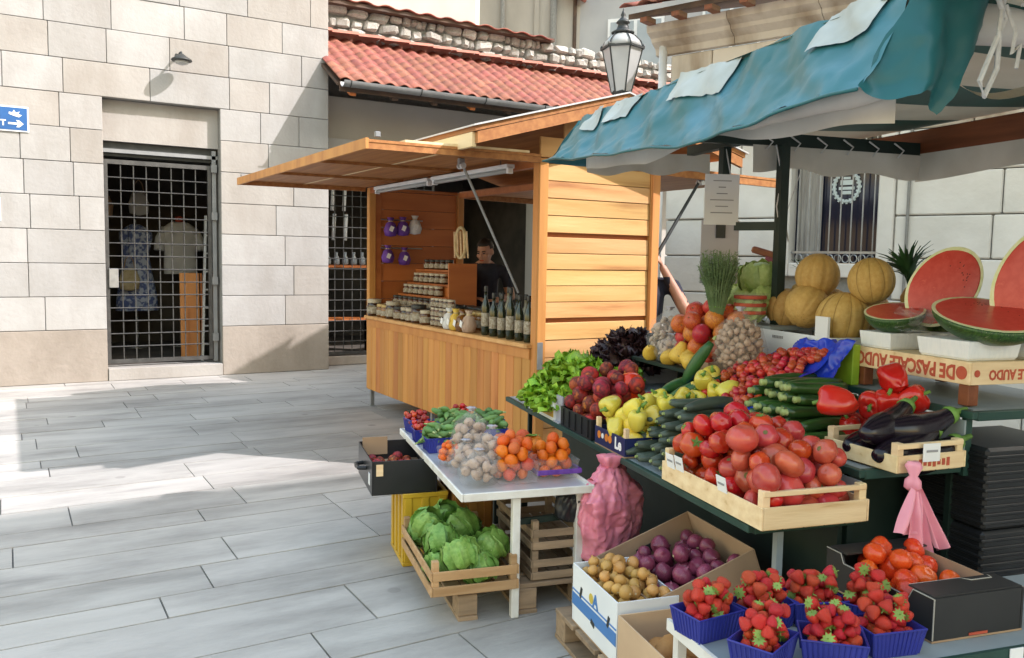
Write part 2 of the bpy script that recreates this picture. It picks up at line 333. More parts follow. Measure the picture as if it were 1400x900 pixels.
def text_mesh(body, size, extrude=.0006):
    cu = bpy.data.curves.new('txt', 'FONT'); cu.body = body; cu.size = size; cu.extrude = extrude; cu.offset = size * .035; cu.resolution_u = 2
    cu.align_x = 'CENTER'; cu.align_y = 'CENTER'
    o = bpy.data.objects.new('txt', cu); COL.objects.link(o)
    bpy.context.view_layer.update()
    me = bpy.data.meshes.new_from_object(o.evaluated_get(bpy.context.evaluated_depsgraph_get()))
    bpy.data.objects.remove(o); bpy.data.curves.remove(cu); me.materials.clear(); return me
def pile(rnd, n, w, d, r, fl=0., peak=(0, 0), slope=0., rj=.1, tries=50, squash=.93, margin=None):
    S = []
    mg = r if margin is None else margin
    for i in range(n):
        ri = r * (1 + rnd.uniform(-rj, rj)); best = None
        for c in range(tries):
            x = rnd.uniform(-w / 2 + mg, w / 2 - mg); y = rnd.uniform(-d / 2 + mg, d / 2 - mg); z = fl + ri * squash
            for X, Y, Z, R in S:
                q = (x - X) ** 2 + (y - Y) ** 2; t = (ri + R) * .94
                if q < t * t: z = max(z, Z + sqrt(t * t - q) * squash)
            sc = z + slope * hypot(x - peak[0], y - peak[1])
            if best is None or sc < best[0]: best = (sc, x, y, z)
        S.append((best[1], best[2], best[3], ri))
    return S

# stall frame: u runs away from the viewer along the stall, v to its right
SA = radians(13); SL = Vector((sin(SA), cos(SA), 0)); SM = Vector((cos(SA), -sin(SA), 0)); SO = Vector((2.345, 2.727, 0)); SRZ = -SA
def S(u, v, z=0): return SO + SL * u + SM * v + Vector((0, 0, z))
# ================================================================== SETTING
rnd = random.Random(4)
# ground sheet out to the horizon, with paving slabs laid on it
g = new('ground', MB().b2(-150, 150, -150, 150, -.4, -.014), 'joint'); tag(g, kind='structure')
pv = bpy.data.objects.new('pavement', None); COL.objects.link(pv); tag(pv, kind='structure')
far = MB()
y = 1.2; k = 0
while y < 11.5:
    w = rnd.choice((.26, .30, .34, .40, .44)); w = min(w, 11.5 - y)
    if 11.5 - y - w < .12: w = 11.5 - y
    x = -2.6 + rnd.uniform(-.5, .3); x1 = 4.6 if y > 4.5 else 3.2
    while x < x1:
        l = rnd.choice((.8, 1.0, 1.25, 1.5, 1.8))
        mb = MB().box((0, 0, -.015), (l - .008, w - .010, .03))
        new('slab', mb, 'slab_stone', pv, loc=(x + l / 2, y + w / 2, rnd.uniform(-.0012, .0012)), rot=(rnd.uniform(-.0008, .0008), rnd.uniform(-.0008, .0008), 0)); k += 1
        x += l
    y += w
# coarser paving past the slabs one can tell apart
fb = MB()
for (xa, xb, ya, yb) in ((-40, -3.4, -12, 40), (5.95, 40, -3.8, 30), (-3.4, 5.95, -12, 1.2), (-3.4, 5.95, 11.5, 12.2)):
    fb.b2(xa, xb, ya, yb, -.05, -.004)
tag(new('paving', fb, 'slab_stone'), kind='structure')

# ------------------------------------------------------------------ building with the grille door (left)
WY = 11.5
B = thing('stone_building', 'pale limestone block building with lit smooth wall and one tall grille door', 'building', (1.0, WY + .3, 0))
DX0, DX1, DZ0, DZ1 = 1.05, 2.43, .16, 3.485
bk = MB()
bk.b2(-3.2, DX0 - .002, WY + .035, WY + .5, 0, 5.8); bk.b2(DX1 + .002, 3.885, WY + .035, WY + .5, 0, 5.8)
bk.b2(DX0 - .002, DX1 + .002, WY + .035, WY + .5, DZ1 + .002, 5.8); bk.b2(DX0 - .002, DX1 + .002, WY + .036, WY + .5, 0, DZ0 - .02)
wpart('wall_core', bk, 'mortar', B)
mb = MB(); mb.b2(-3.2, -3.0, WY + .5, WY + 8, 0, 5.8); mb.b2(3.7, 3.885, WY + .5, WY + 8, 0, 5.8); mb.b2(-3.2, 3.885, WY + 7.8, WY + 8, 0, 7.39)
wpart('side_wall', mb, 'plaster_white', B)
wpart('roof', MB().b2(-3.4, 4.0, WY - .1, WY + 8.2, 5.802, 5.95), 'roof_felt', B)
def block(x0, x1, z0, z1, mat, y0=WY, th=.06, name='stone_block'):
    j = .0032; d = (x1 - x0 - 2 * j, th, z1 - z0 - 2 * j); j = .005
    if d[0] < .03: return
    o = new(name, MB().box((0, 0, 0), d, ch=.005), mat, B, loc=Vector(((x0 + x1) / 2, y0 + th / 2 + rnd.uniform(-.005, .004), (z0 + z1) / 2)) - Vector(B.location))
    return o
CH = .405; z = .65; ci = 0
while z < 5.6:
    x = -3.2; off = rnd.uniform(.3, .9); first = True
    while x < 3.88:
        l = off if first else rnd.choice((.52, .62, .72, .84, .96)); first = False
        xe = min(x + l, 3.885)
        if 3.885 - xe < .22: xe = 3.885
        mt = 'limestone_warm' if rnd.random() < .22 else 'limestone'
        if z < DZ1 - .05:
            if x < DX0 < xe: 
                if DX0 - x < .15: x = DX0
                else: block(x, DX0, z, z + CH, mt)
                x = DX1; 
                continue
            if DX0 <= x < DX1: x = DX1; continue
            if x < DX0 and DX0 - xe < .2 and DX0 - xe > 0: xe = DX0
        block(x, xe, z, z + CH, mt); x = xe
    z += CH; ci += 1
for a, b in ((-3.2, -1.7), (-1.7, -.2), (-.2, DX0), (DX1, 3.885)):
    block(a, b, 0, .65, 'plinth_stone', y0=WY - .012, th=.07, name='plinth_slab')
block(DX0 - .0, DX1 + .0, 0, DZ0, 'limestone_warm', y0=WY - .03, th=.3, name='threshold')
# door jambs, shutter box, grille leaf
mb = MB(); mb.b2(DX0, DX1, WY + .14, WY + .3, 2.98, DZ1 - .004); wpart('shutter_box', mb, 'limestone_warm', B)
mb = MB(); mb.b2(DX0 + .01, DX1 - .01, WY + .2, WY + .42, 2.80, 2.975); wpart('shutter_slot', mb, 'iron_black', B)
gy = WY + .17
door = MB()
for (a, b, c, d) in ((DX0 + .01, DX1 - .09, 2.70, 2.755), (DX0 + .01, DX1 - .09, .20, .25), (DX0 + .01, DX0 + .055, .25, 2.70), (DX1 - .135, DX1 - .09, .25, 2.70)):
    door.b2(a, b, gy - .02, gy + .02, c, d)
dl = wpart('door_leaf', door, 'grille_steel', B)
gr = MB()
for i in range(1, 8):
    xx = DX0 + .055 + (DX1 - .135 - DX0 - .055) * i / 8; gr.tube([(xx, gy, .25), (xx, gy, 2.70)], .0075, 6, False)
for i in range(1, 15):
    zz = .25 + 2.45 * i / 15; gr.tube([(DX0 + .055, gy - .012, zz), (DX1 - .135, gy - .012, zz)], .0075, 6, False)
new('bars', gr, 'grille_steel', dl)
new('lock_plate', MB().box((DX0 + .10, gy - .03, 1.28), (.11, .03, .24), ch=.005), 'steel', dl)
mb = MB(); mb.b2(DX0 + .004, DX1 - .004, gy - .025, gy + .02, 2.84, 2.885); mb.b2(DX1 - .08, DX1 - .03, gy - .025, gy + .03, .17, 2.95); 
for zz in (.5, 1.25, 2.1, 2.72): mb.box((DX1 - .06, gy - .04, zz), (.07, .05, .1))
wpart('door_frame', mb, 'zinc', B)
# shop room behind
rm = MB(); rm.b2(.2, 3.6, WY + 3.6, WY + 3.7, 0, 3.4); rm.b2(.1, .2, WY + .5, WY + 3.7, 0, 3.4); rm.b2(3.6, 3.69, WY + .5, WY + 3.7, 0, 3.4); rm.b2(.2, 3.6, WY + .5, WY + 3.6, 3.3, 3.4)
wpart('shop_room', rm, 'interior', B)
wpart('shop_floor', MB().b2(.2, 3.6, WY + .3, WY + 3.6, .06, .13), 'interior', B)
# goods in the shop
def cloth_body(prof, n=20, seed=1, fold=.06):
    r = random.Random(seed); ph = r.uniform(0, 6)
    return MB().lathe(prof, n, lambda th, t, rr, zz: (rr * (1 + fold * (1 - t) * sin(5 * th + ph) + .25 * cos(2 * th)), zz)).mesh('cloth', True)
IY = WY + 2.7
t = thing('dress_on_stand', 'blue and white patterned dress displayed behind the grille door', 'dress', (1.72, IY, .13))
new('dress', cloth_body([(.25, .55), (.24, .7), (.20, 1.0), (.155, 1.3), (.15, 1.4), (.19, 1.6), (.19, 1.7), (.11, 1.78), (.05, 1.82)]), 'cloth_print', t, scale=(1, .6, 1.05))
new('pole', MB().tube([(0, 0, 0), (0, 0, 1.98)], .015), 'steel', t); new('base', MB().lathe([(.16, 0), (.16, .015), (.02, .03)], 20), 'steel', t)
t = thing('shirt_on_stand', 'plain white shirt displayed beside the patterned dress', 'shirt', (2.36, IY, .13))
new('shirt', cloth_body([(.20, 1.15), (.20, 1.3), (.19, 1.5), (.22, 1.75), (.22, 1.86), (.12, 1.95), (.06, 1.98)], seed=3), 'cloth_white', t, scale=(1, .6, 1))
for s in (-1, 1): new('sleeve', MB().tube([(s * .2, 0, 1.86), (s * .29, -.01, 1.7), (s * .31, -.04, 1.52)], [.07, .075, .08], 12).mesh('sleeve', True), 'cloth_white', t)
new('collar', MB().lathe([(.065, 1.97), (.06, 2.05), (.03, 2.06)], 14), 'red_print', t)
new('pole', MB().tube([(0, 0, 0), (0, 0, 1.2)], .015), 'steel', t); new('base', MB().lathe([(.16, 0), (.16, .015), (.02, .03)], 20), 'steel', t)
t = thing('pine_board', 'tall orange pine board leaning inside the grille door', 'board', (2.22, WY + 1.1, .13))
new('plank', MB().box((0, 0, .6), (.26, .03, 1.2), rx=-.05, ch=.004), 'pine', t); new('edge', MB().box((.16, .06, .6), (.02, .12, 1.19), rx=-.05), 'pine_red', t)
t = thing('step_ladder', 'folded aluminium step ladder leaning behind the right side of grille door', 'ladder', (2.33, WY + .62, .13))
for xx in (-.04, .12): new('rail', MB().bar((xx, .0, 0), (xx + .10, .18, 2.0), .03, .05), 'aluminium', t)
for i in range(7): new('rung', MB().bar((-.04 + .0125 * (i + 1), .02 * (i + 1), .25 * (i + 1) - .02), (.12 + .0125 * (i + 1), .02 * (i + 1), .25 * (i + 1) - .02), .03, .02), 'aluminium', t)
for i, (xx, zz) in enumerate(((.9, 2.3), (1.25, 1.2), (1.4, 2.35), (.8, 1.5))):
    t = thing('shop_bag', ['brown cloth bag hanging high in the dark shop', 'ochre cloth bag hanging low in the dark shop', 'grey cloth bag hanging beside the dress', 'dark bag hanging by the shop wall'][i], 'bag', (xx + .35, WY + 2.5, zz))
    new('pouch', MB().lathe([(.02, -.18), (.13, -.15), (.15, 0), (.10, .14), (.06, .17)], 14).mesh('pouch', True), ['cardboard', 'raffia', 'plaster_grey', 'dark_wood'][i], t, scale=(1, .5, 1))
    new('strap', MB().tube([(-.08, 0, .14), (-.05, 0, .3), (0, 0, .36), (.05, 0, .3), (.08, 0, .14)], .008), 'cardboard', t)
    new('cord', MB().tube([(0, 0, .36), (0, 0, 3.3 - zz)], .004, 5), 'iron_black', t)
# wall lamp
t = thing('wall_lamp', 'small dark metal lamp fixed to wall above the grille door', 'lamp', (1.93, WY, 4.03))
new('bracket', MB().tube([(0, 0, .03), (0, -.10, .07), (0, -.2, .06), (0, -.23, .02)], .014, 8), 'iron_black', t)
new('wall_plate', MB().box((0, -.008, .03), (.07, .02, .1), ch=.004), 'iron_black', t)
new('shade', MB().lathe([(.115, -.055), (.125, -.045), (.12, -.03), (.07, .0), (.03, .03), (.012, .04)], 20, c=(0, -.23, 0)).mesh('shade', True), 'iron_black', t)
new('bulb_glass', MB().lathe([(.02, -.1), (.07, -.085), (.09, -.055)], 16, c=(0, -.23, 0)).mesh('bulb', True), 'glass_frost', t)
# blue sign
t = thing('direction_sign', 'blue direction sign with white arrow on the block wall', 'sign', (-.13, WY - .005, 3.125))
new('plate', MB().box((0, -.008, 0), (.80, .012, .29), ch=.003), 'sign_white', t)
new('panel', MB().box((0, -.0165, 0), (.765, .004, .255)), 'sign_blue', t)
sy = -.0205
def sflat(name, pts, parent, mat='sign_white', y0=sy, th=.002):
    k = len(pts); vs = [(x, y0, z) for x, z in pts] + [(x, y0 - th, z) for x, z in pts]
    fs = [tuple(range(k)), tuple(range(2 * k - 1, k - 1, -1))] + [(i, i + k, (i + 1) % k + k, (i + 1) % k) for i in range(k)]
    return new(name, MB().add(vs, fs), mat, parent)
sflat('arrow', [(.19, -.066), (.29, -.066), (.27, -.095), (.30, -.095), (.345, -.055), (.30, -.015), (.27, -.015), (.29, -.044), (.19, -.044)], t)
sflat('hand_symbol', [(.20, .05), (.26, .03), (.30, .02), (.33, .045), (.29, .055), (.31, .085), (.27, .07), (.25, .10), (.235, .07), (.20, .075)], t)
sflat('dot', [(-.0 + .045 * cos(a * pi / 8), .06 + .045 * sin(a * pi / 8)) for a in range(16)], t)
for i, tx in enumerate(('T', '1')):
    new('letter', text_mesh(tx, .09), 'sign_white', t, loc=(.14 - i * .08, sy - .001, -.055), rot=(pi / 2, 0, 0))
t = solo('paper_notice', MB().box((0, 0, 0), (.30, .004, .27)), 'paper', 'blank white paper notice taped to the block wall', 'notice', (-.19, WY - .006, 2.08))

# ------------------------------------------------------------------ low wing with the tiled roof
FY = 11.95
Wg = thing('tiled_wing', 'low wing with terracotta tile roof, grey gutter and wide dark shop opening', 'building', (7.2, FY + .2, 0))
OX0, OX1 = 3.98, 7.6
mb = MB(); mb.b2(3.89, OX0, FY, FY + .3, 0, 3.9); mb.b2(OX1, 12.5, FY, FY + .3, 0, 3.9); mb.b2(OX0, OX1, FY, FY + .3, 3.08, 3.9); wpart('wall', mb, 'plaster_white', Wg)
wpart('sill', MB().b2(3.89, OX1, FY - .06, FY - .001, 0, .13, ch=.008), 'plinth_stone', Wg)
wpart('lintel', MB().b2(3.89, OX1 + .2, FY - .05, FY - .001, 3.05, 3.3), 'plaster_grey', Wg)
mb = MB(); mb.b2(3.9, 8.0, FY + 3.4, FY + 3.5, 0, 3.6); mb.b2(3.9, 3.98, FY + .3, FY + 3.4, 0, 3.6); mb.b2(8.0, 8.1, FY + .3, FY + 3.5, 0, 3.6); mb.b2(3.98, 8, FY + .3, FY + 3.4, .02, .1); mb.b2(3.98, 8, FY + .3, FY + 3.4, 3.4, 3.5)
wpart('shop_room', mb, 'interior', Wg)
gy = FY + .12
for gi in range(2):
    xa = OX0 + .02 + gi * .9; xb = xa + .88; fr = MB()
    for (a, b, c, d) in ((xa, xb, 2.96, 3.0), (xa, xb, .14, .18), (xa, xa + .035, .18, 2.96), (xb - .035, xb, .18, 2.96)): fr.b2(a, b, gy - .015, gy + .015, c, d)
    leaf = wpart('grille_leaf', fr, 'grille_steel', Wg); br = MB()
    for i in range(1, 6): xx = xa + .035 + (.81) * i / 6; br.tube([(xx, gy, .18), (xx, gy, 2.96)], .007, 6, False)
    for i in range(1, 18): zz = .18 + 2.78 * i / 18; br.tube([(xa + .03, gy - .011, zz), (xb - .03, gy - .011, zz)], .007, 6, False)
    new('bars', br, 'grille_steel', leaf)
for zz in (1.45, .62):
    t = thing('goods_shelf', 'reddish shelf of glass goods behind the wing grille' if zz > 1 else 'low reddish shelf behind the wing grille', 'shelf', (4.5, FY + .75, zz))
    new('board', MB().box((0, 0, 0), (1.0, .3, .04)), 'pine_red', t)
    for s in (-.45, .45): new('support', MB().box((s, 0, -zz / 2 + .03), (.04, .26, zz - .12)), 'dark_wood', t)
for i in range(6):
    t = thing('glass_carafe', 'small clear glass carafe on the shelf behind the wing grille', 'carafe', (4.12 + i * .14, FY + .70, 1.47), group='carafes behind the wing grille')
    new('bowl', MB().lathe([(.035, 0), (.05, .02), (.05, .09), (.02, .15), (.025, .2)], 12).mesh('c', True), 'window_pane', t)
for i in range(3):
    for j in range(2):
        t = thing('paper_roll', 'white paper roll hanging behind the wing grille', 'roll', (4.10 + i * .19 + j * .02, FY + .6, 2.05 + (1 - j) * .45), group='paper rolls behind the wing grille')
        new('roll', MB().tube([(0, 0, -.2), (.02, 0, .2)], .028, 12).mesh('r', True), 'paper', t); new('core', MB().tube([(.02, 0, .2), (.022, 0, .23)], .012, 8), 'dark_wood', t)
# roof: eave y 10.86, z 3.9 up to the rubble wall at y 12.5
EY, EZ, RY, RZ = 10.80, 3.93, 12.50, 4.86
sl = atan2(RZ - EZ, RY - EY); SLN = hypot(RY - EY, RZ - EZ)
TX0, PX, NX, NR = 3.80, .208, 33, 9; ROW = SLN / NR
deck = MB(); 
deck.add([(3.78, EY + .03, EZ - .06), (12.4, EY + .03, EZ - .06), (12.4, RY, RZ - .06), (3.78, RY, RZ - .06), (3.78, EY + .03, EZ - .1), (12.4, EY + .03, EZ - .1), (12.4, RY, RZ - .1), (3.78, RY, RZ - .1)],
         [(0, 1, 2, 3), (7, 6, 5, 4), (0, 4, 5, 1), (1, 5, 6, 2), (2, 6, 7, 3), (3, 7, 4, 0)])
wpart('roof_deck', deck, 'dark_wood', Wg)
def tile_mesh(w, l, seg=7):
    mb = MB(); vs = []
    for kk, yy in enumerate((0, l)):
        for top in (0, 1):
            for i in range(seg + 1):
                a = i / seg; x = (a - .5) * w * 1.03
                zz = .032 * sin(pi * min(1, a / .68)) if a < .68 else -.008 * sin(pi * (a - .68) / .32)
                vs.append((x, yy, zz + (0 if top else -.014) - (.0 if kk == 0 else .012)))
    n = seg + 1; fs = []
    for i in range(seg):
        fs += [(n + i, n + i + 1, 3 * n + i + 1, 3 * n + i), (i, 2 * n + i, 2 * n + i + 1, i + 1), (i, i + 1, n + i + 1, n + i), (2 * n + i, 3 * n + i, 3 * n + i + 1, 2 * n + i + 1)]
    return mb.add(vs, fs).mesh('tile', True)
tm = tile_mesh(PX, ROW * 1.12); smat(tm, 'roof_tile')
for r in range(NR):
    for c in range(NX):
        yy = EY - .03 + (RY - EY) * r / NR; zz = EZ - .015 + (RZ - EZ) * r / NR
        o = new('roof_tile', tm, None, Wg, loc=Vector((TX0 + (c + .5) * PX, yy, zz)) - Vector(Wg.location), rot=(sl + .045 + rnd.uniform(-.012, .012), 0, rnd.uniform(-.012, .012)))
mb = MB()
for r in range(NR):
    for c in range(NX, NX + 8):
        yy = EY - .03 + (RY - EY) * r / NR; zz = EZ - .015 + (RZ - EZ) * r / NR
        R = Euler((sl + .045, 0, 0)).to_matrix(); p0 = Vector((TX0 + (c + .5) * PX, yy, zz))
        mb.add([R @ v.co + p0 for v in tm.vertices], [tuple(p.vertices) for p in tm.polygons])
tag(wpart('far_roof_tiles', mb, 'roof_tile', Wg), kind='stuff')
rt = MB().grid(lambda a, b: Vector(((a - .5) * .425, .15 * cos(pi * b), .095 * sin(pi * b) + .022 * a)), 3, 7).mesh('ridge', True); smat(rt, 'ridge_mortar')
for i in range(20): new('ridge_tile', rt, None, Wg, loc=Vector((4.0 + i * .41, RY - .10, RZ - .01)) - Vector(Wg.location), rot=(-.25, 0, 0))
# gutter, fascia, rafters
gt = MB().grid(lambda a, b: Vector((3.80 + a * 8.4, EY - .10 + .075 * cos(pi + pi * b), EZ - .055 - .075 * sin(pi * b))), 30, 8)
wpart('gutter', gt, 'zinc', Wg, True)
mb = MB()
for xx in (3.9, 4.9, 5.9, 6.9, 7.9, 8.9, 9.9): mb.tube([(xx, EY - .10 + .079 * cos(pi + pi * b / 8), EZ - .055 - .079 * sin(pi * b / 8)) for b in range(9)], .006, 5)
wpart('gutter_hook', mb, 'iron_black', Wg)
wpart('fascia', MB().b2(3.80, 12.2, EY + .0, EY + .025, EZ - .17, EZ - .055), 'dark_wood', Wg)
for i in range(13): 
    xx = 4.0 + i * .6; wpart('rafter', MB().bar((xx, EY + .04, EZ - .16), (xx, FY + .01, EZ - .16 + (FY - EY - .04) * math.tan(sl)), .08, .1), 'dark_wood' if i % 3 else 'pine_red', Wg)
# rubble wall above the roof, with red tile coping
Rw = thing('rubble_wall', 'dry rubble stone wall rising behind the terracotta roof', 'wall', (8.0, 12.75, 4.2))
wpart('core', MB().b2(3.9, 12.4, 12.62, 13.0, 3.9, 5.34), 'mortar', Rw)
stones = []
for s in range(5):
    r2 = random.Random(s + 50); bm = bmesh.new(); bmesh.ops.create_cube(bm, size=1.8); bmesh.ops.bevel(bm, geom=bm.edges[:], offset=.35, segments=1, affect='EDGES')
    for v in bm.verts: v.co = Vector((v.co.x * r2.uniform(.75, 1.1), v.co.y * r2.uniform(.6, .9), v.co.z * r2.uniform(.7, 1.12)))
    me = bpy.data.meshes.new('stone'); bm.to_mesh(me); bm.free(); smat(me, 'rubble'); stones.append(me)
zz = 4.96
for row in range(3):
    xx = 3.95 + rnd.uniform(0, .1)
    while xx < 12.2:
        w = rnd.choice((.10, .15, .2, .26, .34))
        hh = rnd.uniform(.06, .10)
        new('stone', rnd.choice(stones), None, Rw, loc=Vector((xx + w / 2, 12.61 + rnd.uniform(-.03, .03), zz + rnd.uniform(-.02, .025))) - Vector(Rw.location), rot=(rnd.uniform(-.2, .2), rnd.uniform(-.18, .18), rnd.uniform(-.3, .3)), scale=(w / 2 * 1.05, .14, hh))
        xx += w
    zz += .165
ct = tile_mesh(.36, .42); smat(ct, 'roof_tile')
for i in range(12):
    new('coping_tile', ct, None, Rw, loc=Vector((4.1 + i * .35, 12.34, 5.42 - i * .004)) - Vector(Rw.location), rot=(.12, 0, rnd.uniform(-.03, .03)))
wpart('coping_board', MB().b2(3.92, 8.2, 12.38, 12.95, 5.345, 5.40), 'dark_wood', Rw)

# ------------------------------------------------------------------ buildings behind
Wb = thing('white_building', 'plain white rendered house wall behind the tiled wing', 'building', (4, 21, 0))
wpart('wall', MB().b2(-8, 10.74, 20, 26, 0, 12.5), 'plaster_white', Wb); wpart('roof', MB().b2(-8.3, 10.9, 19.7, 26.3, 12.51, 12.75), 'roof_tile', Wb)
def far_building(name, label, loc, rz): return thing(name, label, 'building', loc, rz)
# tan plaster house, facade along local x
Tb = far_building('plaster_house', 'weathered tan plaster house with drainpipes behind rubble wall', (10.85, 20.0, 0), radians(-35))
new('wall', MB().b2(0, 3.05, 0, 5, 0, 9.6), 'plaster_tan', Tb)
for xx in (.62, 1.95): new('drainpipe', MB().tube([(xx, -.07, 3), (xx, -.07, 9.6)], .06 if xx < 1 else .09, 10), 'mortar', Tb)
for xx in (1.45,): new('pilaster', MB().b2(xx, xx + .12, -.06, -.002, 0, 9.6), 'plaster_tan', Tb)
new('roof', MB().b2(-.1, 3.2, -.25, 5.2, 9.605, 9.8), 'roof_tile', Tb)
Gb = far_building('grey_house', 'grey rendered house with white framed windows behind lantern', (12.90, 18.63, 0), radians(-52))
new('wall', MB().b2(0, 6, 0, 5, 0, 11), 'plaster_grey', Gb); new('corner_pipe', MB().tube([(.06, -.06, 3), (.06, -.06, 9.3)], .05, 8), 'dark_wood', Gb)
rf = new('porch_roof', MB().box((-.05, -.2, 8.55), (.9, .5, .08), ry=.55), 'roof_tile', Gb); new('roof', MB().b2(-.3, 6.3, -.3, 5.3, 11.005, 11.25), 'roof_tile', Gb)
for (wx, wz, ww, wh) in ((.95, 6.2, 1.45, 1.6), (3.35, 6.25, 1.4, 1.75)):
    w = new('window', MB().b2(wx, wx + ww, -.05, -.002, wz, wz + wh), 'window_white', Gb)
    for i in range(2): new('pane', MB().b2(wx + .07 + i * (ww - .05) / 2, wx + (ww - .05) / 2 - .02 + i * (ww - .05) / 2, -.058, -.052, wz + .09, wz + wh - .09), 'window_pane', w)
    new('sill', MB().b2(wx - .08, wx + ww + .08, -.12, -.003, wz - .08, wz - .003), 'plaster_white', w)

# ------------------------------------------------------------------ right-hand stone house
RB = thing('limestone_house', 'old limestone house with moulded cornice and barred dark window', 'building', (7.563, 5.451, 0), radians(-71))
WX0, WX1, WZ0, WZ1 = -.90, .0, 1.62, 3.02
core = MB(); core.b2(-2.42, WX0 - .13, .04, .5, 0, 4.02); core.b2(WX1 + .16, 6.5, .04, .5, 0, 4.02); core.b2(WX0 - .13, WX1 + .16, .04, .5, 0, WZ0 - .15); core.b2(WX0 - .13, WX1 + .16, .04, .5, WZ1 + .15, 4.02)
new('wall_core', core, 'mortar', RB)
new('side_wall', MB().b2(-2.42, -2.1, .5, 4, 0, 4.02), 'old_limestone', RB)
z = 0; ci = 0
while z < 3.98:
    h = .42 if z < 3.2 else min(.55, 4.02 - z); h = min(h, 4.02 - z); x = -2.43
    if 4.02 - z - h < .12: h = 4.02 - z
    while x < 6.5:
        l = rnd.uniform(.5, .95); xe = x + l; nxt = None
        a, b = WX0 - .13, WX1 + .16
        if z + h > WZ0 - .15 and z < WZ1 + .15:
            if x < a < xe: xe = a; nxt = b
            elif a <= x < b: x = b; continue
        if xe - x > .04:
            rough = xe < -1.0 and z < 3.2
            mt = 'old_limestone' if z > 2.75 else 'white_limestone'
            pr = rnd.uniform(0, .035) if rough else rnd.uniform(0, .004)
            new('stone_block', MB().box((0, 0, 0), (xe - x - .012, .08, h - .012), ch=.012), mt, RB, loc=((x + xe) / 2, .035 - pr, z + h / 2))
        x = nxt if nxt is not None else xe
    z += h
# cornice
prof = [(0, 4.02), (-.05, 4.03), (-.07, 4.10), (-.16, 4.16), (-.18, 4.20), (-.27, 4.25), (-.29, 4.33), (0, 4.33)]
def extr(prof, x0, x1):
    k = len(prof); vs = [(x0, a, b) for a, b in prof] + [(x1, a, b) for a, b in prof]
    return MB().add(vs, [tuple(range(k - 1, -1, -1)), tuple(range(k, 2 * k))] + [(i, (i + 1) % k, (i + 1) % k + k, i + k) for i in range(k)])
for i in range(9): new('cornice_stone', extr(prof, -2.6 + i * 1.0, -1.607 + i * 1.0), 'old_limestone', RB)
new('roof_deck', MB().add([(-2.7, -.52, 4.42), (6.5, -.55, 4.42), (6.5, 3.5, 5.6), (-2.7, 3.5, 5.6), (-2.7, -.52, 4.36), (6.5, -.55, 4.36), (6.5, 3.5, 5.5), (-2.7, 3.5, 5.5)], [(0, 1, 2, 3), (7, 6, 5, 4), (0, 4, 5, 1), (1, 5, 6, 2), (2, 6, 7, 3), (3, 7, 4, 0)]), 'dark_wood', RB)
et = tile_mesh(.24, .5); smat(et, 'roof_tile')
for i in range(24):
    for r in range(2): new('eave_tile', et, None, RB, loc=(-2.6 + i * .24, -.68 + r * .42, 4.47 + r * .13), rot=(.32, 0, rnd.uniform(-.03, .03)))
for i in range(16): new('rafter_end', MB().box((-2.5 + i * .4, -.42, 4.34), (.09, .2, .06)), 'beam_brown', RB)
new('corner_downpipe', MB().tube([(-2.50, -.06, 0), (-2.50, -.06, 4.2)], .05, 10).mesh('p', True), 'window_white', RB)
new('wall_pipe', MB().tube([(.29, -.03, 0), (.29, -.03, 4.0)], .015, 8), 'mortar', RB)
# window: stone surround, glass, bars, emblem, curtain
sr = [(WX0 - .13, WX0, WZ0 - .15, WZ1 + .15), (WX1, WX1 + .16, WZ0 - .15, WZ1 + .15), (WX0, WX1, WZ1, WZ1 + .15), (WX0, WX1, WZ0 - .15, WZ0)]
for (a, b, c, d) in sr: new('window_surround', MB().b2(a + .002, b - .002, -.03, .2, c + .002, d - .002, ch=.01), 'white_limestone', RB)
wn = new('window', MB().b2(WX0, WX1, .15, .19, WZ0, WZ1), 'glass_dark', RB)
new('curtain', MB().grid(lambda a, b: Vector((WX0 + .03 + a * .26, .13 + .012 * sin(a * 30), WZ0 + .03 + b * (WZ1 - WZ0 - .05))), 24, 2), 'curtain', wn)
for i in range(8): new('bar', MB().tube([(WX0 + .06 + i * .112, .06, WZ0), (WX0 + .06 + i * .112, .06, WZ1)], .008, 6), 'steel', wn)
new('bottom_rail', MB().b2(WX0, WX1, .05, .07, WZ0 + .1, WZ0 + .125), 'steel', wn)
sc = MB()
for i in range(10):
    cx = WX0 + .08 + i * .083; sc.tube([(cx + .035 * cos(q * pi / 5), .06, WZ0 + .05 + .042 * sin(q * pi / 5)) for q in range(11)], .006, 5)
new('scroll_work', sc, 'steel', wn)
em = MB(); ecx, ecz = -.37, 2.42
em.tube([(ecx + .13 * cos(q * pi / 12 + pi * .62), .14, ecz + .155 * sin(q * pi / 12 + pi * .62)) for q in range(22)], .016, 6)
for q in range(18):
    a = pi * .66 + q * pi / 10.5; em.box((ecx + .13 * cos(a), .135, ecz + .155 * sin(a)), (.05, .01, .02), ry=-a)
em.box((ecx, .14, ecz + .045), (.13, .008, .05)); em.box((ecx, .14, ecz - .015), (.16, .008, .03)); em.box((ecx, .14, ecz - .06), (.10, .008, .035)); em.box((ecx, .14, ecz + .09), (.07, .008, .025))
new('emblem', em, 'emblem', wn)

